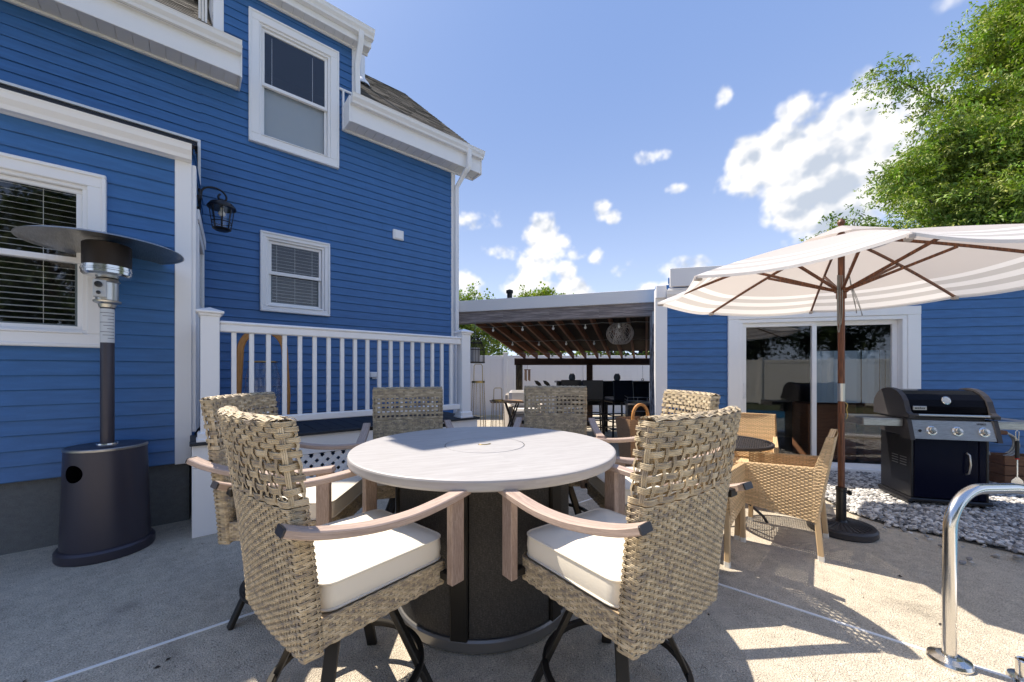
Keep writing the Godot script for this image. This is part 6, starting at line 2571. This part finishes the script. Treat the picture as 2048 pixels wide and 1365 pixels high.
	for s in [-1.0, 1.0]:
		b = MB.new()
		b.box(Vector3(0.335 * s, 0.922, 0.285), Vector3(0.09, 0.032, 0.04), 0.010)
		obj("handle_mount", b, M.cast, t)
	# thermometer and the maker's plate
	b = MB.new()
	var face := Basis(Vector3.RIGHT, PI / 2 - 0.30)
	b.lathe([Vector2(0.040, -0.004), Vector2(0.040, 0.008), Vector2(0.034, 0.011), Vector2(0, 0.011)], 24, Vector3(0.0, 1.065, 0.199), face)
	var th := obj("thermometer", b, M.chrome, t)
	b = MB.new()
	b.lathe([Vector2(0.029, 0.0114), Vector2(0, 0.0116)], 24, Vector3(0.0, 1.065, 0.199), face)
	b.bar([Vector3(0, 1.065, 0.2115), Vector3(0.014, 1.080, 0.2075)], 0.004, 0.002)
	obj("dial", b, M.sticker, th)
	b = MB.new()
	b.box(Vector3(-0.245, 0.988, 0.226), Vector3(0.125, 0.042, 0.010), 0.004, Basis(Vector3.RIGHT, -0.05))
	var plate_ := obj("name_plate", b, M.brushed, t)
	var tm := TextMesh.new()
	tm.text = "weber"
	tm.font = SystemFont.new()
	tm.font.font_names = PackedStringArray(["Droid Sans"])
	tm.font.font_weight = 700
	tm.font_size = 32
	tm.pixel_size = 0.0010
	tm.depth = 0.002
	obj("lettering", tm, M.ink, plate_, at(Vector3(-0.245, 0.989, 0.2315), Basis(Vector3.RIGHT, -0.05)))
	tm = TextMesh.new()
	tm.text = "SPIRIT"
	tm.font = SystemFont.new()
	tm.font.font_names = PackedStringArray(["Droid Sans"])
	tm.font.font_weight = 800
	tm.font.font_italic = true
	tm.font_size = 24
	tm.pixel_size = 0.0011
	tm.depth = 0.001
	obj("lettering", tm, M.ink, t, at(Vector3(0.25, 0.848, 0.2715), tilt))
	# side shelves
	for s in [-1.0, 1.0]:
		b = MB.new()
		b.span(Vector3(0.392 * s, 0.865, -0.20), Vector3(0.76 * s, 0.878, 0.22), 0.003)
		b.span(Vector3(0.392 * s, 0.80, 0.205), Vector3(0.76 * s, 0.866, 0.222), 0.004)
		b.span(Vector3(0.745 * s, 0.80, -0.20), Vector3(0.762 * s, 0.866, 0.206), 0.004)
		obj("side_shelf", b, M.brushed, t)
	t.scale = Vector3(0.89, 1.0, 0.95)
	# spatula on a hook of the right-hand shelf
	var g := t.transform
	var sp := thing("grill_spatula", "long barbecue spatula with black handle hanging from the grill's shelf", "spatula", g * Vector3(0.565, 0.25, 0.232), deg_to_rad(-16.5))
	b = MB.new()
	b.tube([Vector3(0, 0.55, 0.0), Vector3(-0.012, 0.535, 0.004), Vector3(-0.010, 0.45, 0.004)], 0.003, 6, false, Vector3(0, 0, 1))
	b.tube([Vector3(0, 0.55, 0.0), Vector3(0.012, 0.535, 0.004), Vector3(0.010, 0.45, 0.004)], 0.003, 6, false, Vector3(0, 0, 1))
	obj("loop", b, M.chrome, sp)
	b = MB.new()
	b.box(Vector3(0, 0.37, 0.004), Vector3(0.030, 0.17, 0.022), 0.008)
	obj("handle", b, M.black_paint, sp)
	b = MB.new()
	b.box(Vector3(0, 0.281, 0.004), Vector3(0.026, 0.014, 0.02), 0.004)
	obj("band", b, M.red_plastic, sp)
	b = MB.new()
	b.box(Vector3(0, 0.19, 0.004), Vector3(0.012, 0.17, 0.006), 0.002)
	b.plate(PackedVector2Array([Vector2(-0.05, -0.02), Vector2(0.05, -0.02), Vector2(0.042, 0.075), Vector2(0.01, 0.11), Vector2(-0.01, 0.11), Vector2(-0.042, 0.075)]), 0.002, 0.005)
	obj("blade", b, M.chrome, sp)
	# coiled hose on its wall hanger, planter box under it
	var hz := thing("garden_hose", "pale garden hose looped on a hook by the blue wall", "hose", Vector3(5.85, 0.62, -4.62), deg_to_rad(-13.5))
	b = MB.new()
	for q in 3:
		var ring := []
		for k in 36:
			var a := TAU * k / 36
			ring.append(Vector3(cos(a) * (0.15 + 0.008 * q), sin(a) * 0.15 - 0.12 - 0.012 * q, 0.02 + q * 0.02))
		b.tube(ring, 0.011, 7, true, Vector3(0, 0, 1))
	obj("coil", b, M.hose, hz)
	b = MB.new()
	b.span(Vector3(-0.05, -0.02, -0.10), Vector3(0.05, 0.03, 0.09), 0.012)
	b.lathe([Vector2(0, 0), Vector2(0.025, 0), Vector2(0.028, 0.05), Vector2(0, 0.055)], 12, Vector3(-0.06, 0.02, 0.03), Basis(Vector3(0, 0, 1), 1.1))
	obj("hose_hook", b, M.crate, hz)
	var cr := thing("wooden_box", "brown wooden box standing under the garden hose", "box", Vector3(5.92, 0.03, -4.50), deg_to_rad(-13.5))
	for k in 3:
		b = MB.new()
		b.span(Vector3(-0.20, 0.01 + k * 0.115, 0.12), Vector3(0.20, 0.118 + k * 0.115, 0.135), 0.003)
		b.span(Vector3(-0.20, 0.01 + k * 0.115, -0.08), Vector3(-0.185, 0.118 + k * 0.115, 0.12), 0.003)
		b.span(Vector3(0.185, 0.01 + k * 0.115, -0.08), Vector3(0.20, 0.118 + k * 0.115, 0.12), 0.003)
		b.span(Vector3(-0.185, 0.01 + k * 0.115, -0.08), Vector3(0.185, 0.118 + k * 0.115, -0.065), 0.003)
		obj("plank", b, M.crate, cr)

# ---------------------------------------------------------------- stainless pool rail
func build_pool_rail() -> void:
	var base := Vector3(2.035, 0, -1.778)
	var t := thing("pool_handrail", "polished stainless steel pool handrail curving over to the right", "handrail", base, deg_to_rad(14))
	var b := MB.new()
	var pth := []
	pth.append(Vector3(0, 0, 0))
	pth.append(Vector3(0, 0.30, 0))
	pth.append(Vector3(0.005, 0.60, 0))
	for k in 13:
		var a := PI - PI / 2 * k / 12.0
		pth.append(Vector3(0.205 + 0.20 * cos(a), 0.615 + 0.175 * sin(a), 0))
	pth.append(Vector3(0.45, 0.775, 0.0))
	pth.append(Vector3(0.80, 0.72, 0.0))
	for k in 8:
		var a := PI / 2 - 0.16 - (PI / 2 - 0.16) * k / 7.0
		pth.append(Vector3(0.88 + 0.20 * cos(a) - 0.03, 0.515 + 0.20 * sin(a), 0))
	pth.append(Vector3(1.05, -0.6, 0))
	b.tube(pth, 0.0245, 20, false, Vector3(0, 0, 1))
	obj("tube", b, M.chrome, t)
	b = MB.new()
	b.lathe([Vector2(0.026, 0.035), Vector2(0.045, 0.033), Vector2(0.072, 0.022), Vector2(0.078, 0.010), Vector2(0.078, 0.0)], 36)
	obj("escutcheon", b, M.chrome, t)
	var an := thing("rail_socket", "short stainless steel rail socket set in the concrete by the handrail", "rail socket", Vector3(2.245, 0, -1.672))
	b = MB.new()
	b.lathe([Vector2(0.020, 0.085), Vector2(0.024, 0.09), Vector2(0.028, 0.085), Vector2(0.028, 0.012)], 24)
	obj("sleeve", b, M.chrome, an)
	b = MB.new()
	b.lathe([Vector2(0.028, 0.016), Vector2(0.05, 0.014), Vector2(0.055, 0.0)], 24)
	obj("flange", b, M.chrome, an)

# ---------------------------------------------------------------- lanterns and other small things
func wood_lantern(label: String, p: Vector3, turn: float, h: float, w: float, glass: bool) -> void:
	var t := thing("arch_lantern", label, "lantern", p, turn, "lanterns with bent wood handles")
	var b := MB.new()
	var pth := []
	for k in 25:
		var a := PI * k / 24.0
		pth.append(Vector3(-cos(a) * w * 0.5 * (1.0 if k in range(6, 19) else 1.0), h - w * 0.62 + w * 0.60 * sin(a), 0))
	pth.insert(0, Vector3(-w * 0.56, h * 0.30, 0))
	pth.insert(0, Vector3(-w * 0.53, 0.03, 0))
	pth.append(Vector3(w * 0.56, h * 0.30, 0))
	pth.append(Vector3(w * 0.53, 0.03, 0))
	b.bar(pth, w * 0.15, w * 0.13, false, Vector3(0, 0, 1))
	obj("wood_arch", b, M.oak, t)
	b = MB.new()
	b.lathe([Vector2(0, 0), Vector2(w * 0.52, 0), Vector2(w * 0.52, 0.035), Vector2(0, 0.035)], 28)
	obj("base", b, M.oak, t)
	if glass:
		b = MB.new()
		b.lathe([Vector2(w * 0.36, 0.04), Vector2(w * 0.42, h * 0.3), Vector2(w * 0.40, h * 0.5), Vector2(w * 0.32, h * 0.66)], 32)
		obj("glass_shade", b, M.glass, t)
		b = MB.new()
		var ring := []
		for k in 32:
			ring.append(Vector3(cos(TAU * k / 32) * w * 0.325, h * 0.66, sin(TAU * k / 32) * w * 0.325))
		b.tube(ring, 0.008, 6, true)
		obj("brass_rim", b, M.brass, t)
		b = MB.new()
		b.lathe([Vector2(0, 0.036), Vector2(0.045, 0.036), Vector2(0.045, 0.24), Vector2(0.01, 0.235), Vector2(0, 0.26)], 18)
		obj("candle", b, M.white_wax, t)

func wire_lantern(label: String, p: Vector3, h: float, w: float) -> void:
	var t := thing("glass_lantern", label, "lantern", p, 0.3, "glass lanterns with wire handles by the deck")
	var b := MB.new()
	b.lathe([Vector2(0, 0.02), Vector2(w * 0.42, 0.02), Vector2(w * 0.5, h * 0.35), Vector2(w * 0.44, h * 0.7), Vector2(w * 0.36, h * 0.80)], 28)
	obj("glass_shade", b, M.glass, t)
	b = MB.new()
	b.lathe([Vector2(w * 0.37, h * 0.80), Vector2(w * 0.44, h * 0.80), Vector2(w * 0.44, h * 0.82), Vector2(w * 0.37, h * 0.82)], 28)
	obj("rim", b, M.brass, t)
	b = MB.new()
	b.tube([Vector3(-w * 0.3, h * 0.81, 0), Vector3(-w * 0.28, h * 0.98, 0), Vector3(-w * 0.2, h, 0), Vector3(w * 0.2, h, 0), Vector3(w * 0.28, h * 0.98, 0), Vector3(w * 0.3, h * 0.81, 0)], 0.006, 6, false, Vector3(0, 0, 1))
	for k in 6:
		var a := TAU * k / 6
		b.tube([Vector3(cos(a) * w * 0.45, 0.0, sin(a) * w * 0.45), Vector3(cos(a) * w * 0.52, h * 0.35, sin(a) * w * 0.52), Vector3(cos(a) * w * 0.40, h * 0.80, sin(a) * w * 0.40)], 0.005, 5)
	obj("wire_frame", b, M.brass, t)
	b = MB.new()
	b.lathe([Vector2(0, 0), Vector2(w * 0.46, 0), Vector2(w * 0.46, 0.022), Vector2(0, 0.022)], 24)
	obj("base", b, M.bronze, t)

func build_small_things() -> void:
	var hx := Transform3D(yaw(deg_to_rad(40)), Vector3(-2.9166, 0, -3.4809))
	wood_lantern("big glass lantern with an orange bent-wood arch standing on the deck", hx * Vector3(0.585, 0.776, -0.30), deg_to_rad(28), 1.03, 0.40, true)
	wire_lantern("tall glass lantern with wire handle beside the deck's end", Vector3(-0.53, 0, -6.0), 1.47, 0.235)
	wire_lantern("short glass lantern with wire handle beside the tall one", Vector3(-0.235, 0, -6.35), 1.08, 0.24)
	# tote-shaped planter with a bent handle
	var t := thing("handled_planter", "tan tapered planter box with a bent wood handle behind the fire table", "planter", Vector3(1.46, 0, -4.55), 0.25)
	var b := MB.new()
	var s0 := 0.10
	var s1 := 0.165
	for k in 4:
		var r := yaw(PI / 2 * k)
		b.quad(r * Vector3(-s0, 0.02, s0), r * Vector3(s0, 0.02, s0), r * Vector3(s1, 0.80, s1), r * Vector3(-s1, 0.80, s1))
		b.quad(r * Vector3(s0 - 0.012, 0.02, s0 - 0.012), r * Vector3(-s0 + 0.012, 0.02, s0 - 0.012), r * Vector3(-s1 + 0.012, 0.80, s1 - 0.012), r * Vector3(s1 - 0.012, 0.80, s1 - 0.012))
		b.quad(r * Vector3(-s1, 0.80, s1), r * Vector3(s1, 0.80, s1), r * Vector3(s1 - 0.012, 0.80, s1 - 0.012), r * Vector3(-s1 + 0.012, 0.80, s1 - 0.012))
	b.span(Vector3(-s0, 0.0, -s0), Vector3(s0, 0.02, s0))
	obj("body", b, M.tan_wood, t)
	b = MB.new()
	var pth := []
	for k in 17:
		var a := PI * k / 16.0
		pth.append(Vector3(-cos(a) * 0.10, 0.82 + 0.15 * sin(a), 0.12))
	pth.insert(0, Vector3(-0.10, 0.60, 0.125))
	pth.append(Vector3(0.10, 0.60, 0.125))
	b.bar(pth, 0.03, 0.03, false, Vector3(0, 0, 1))
	obj("handle", b, M.oak, t)
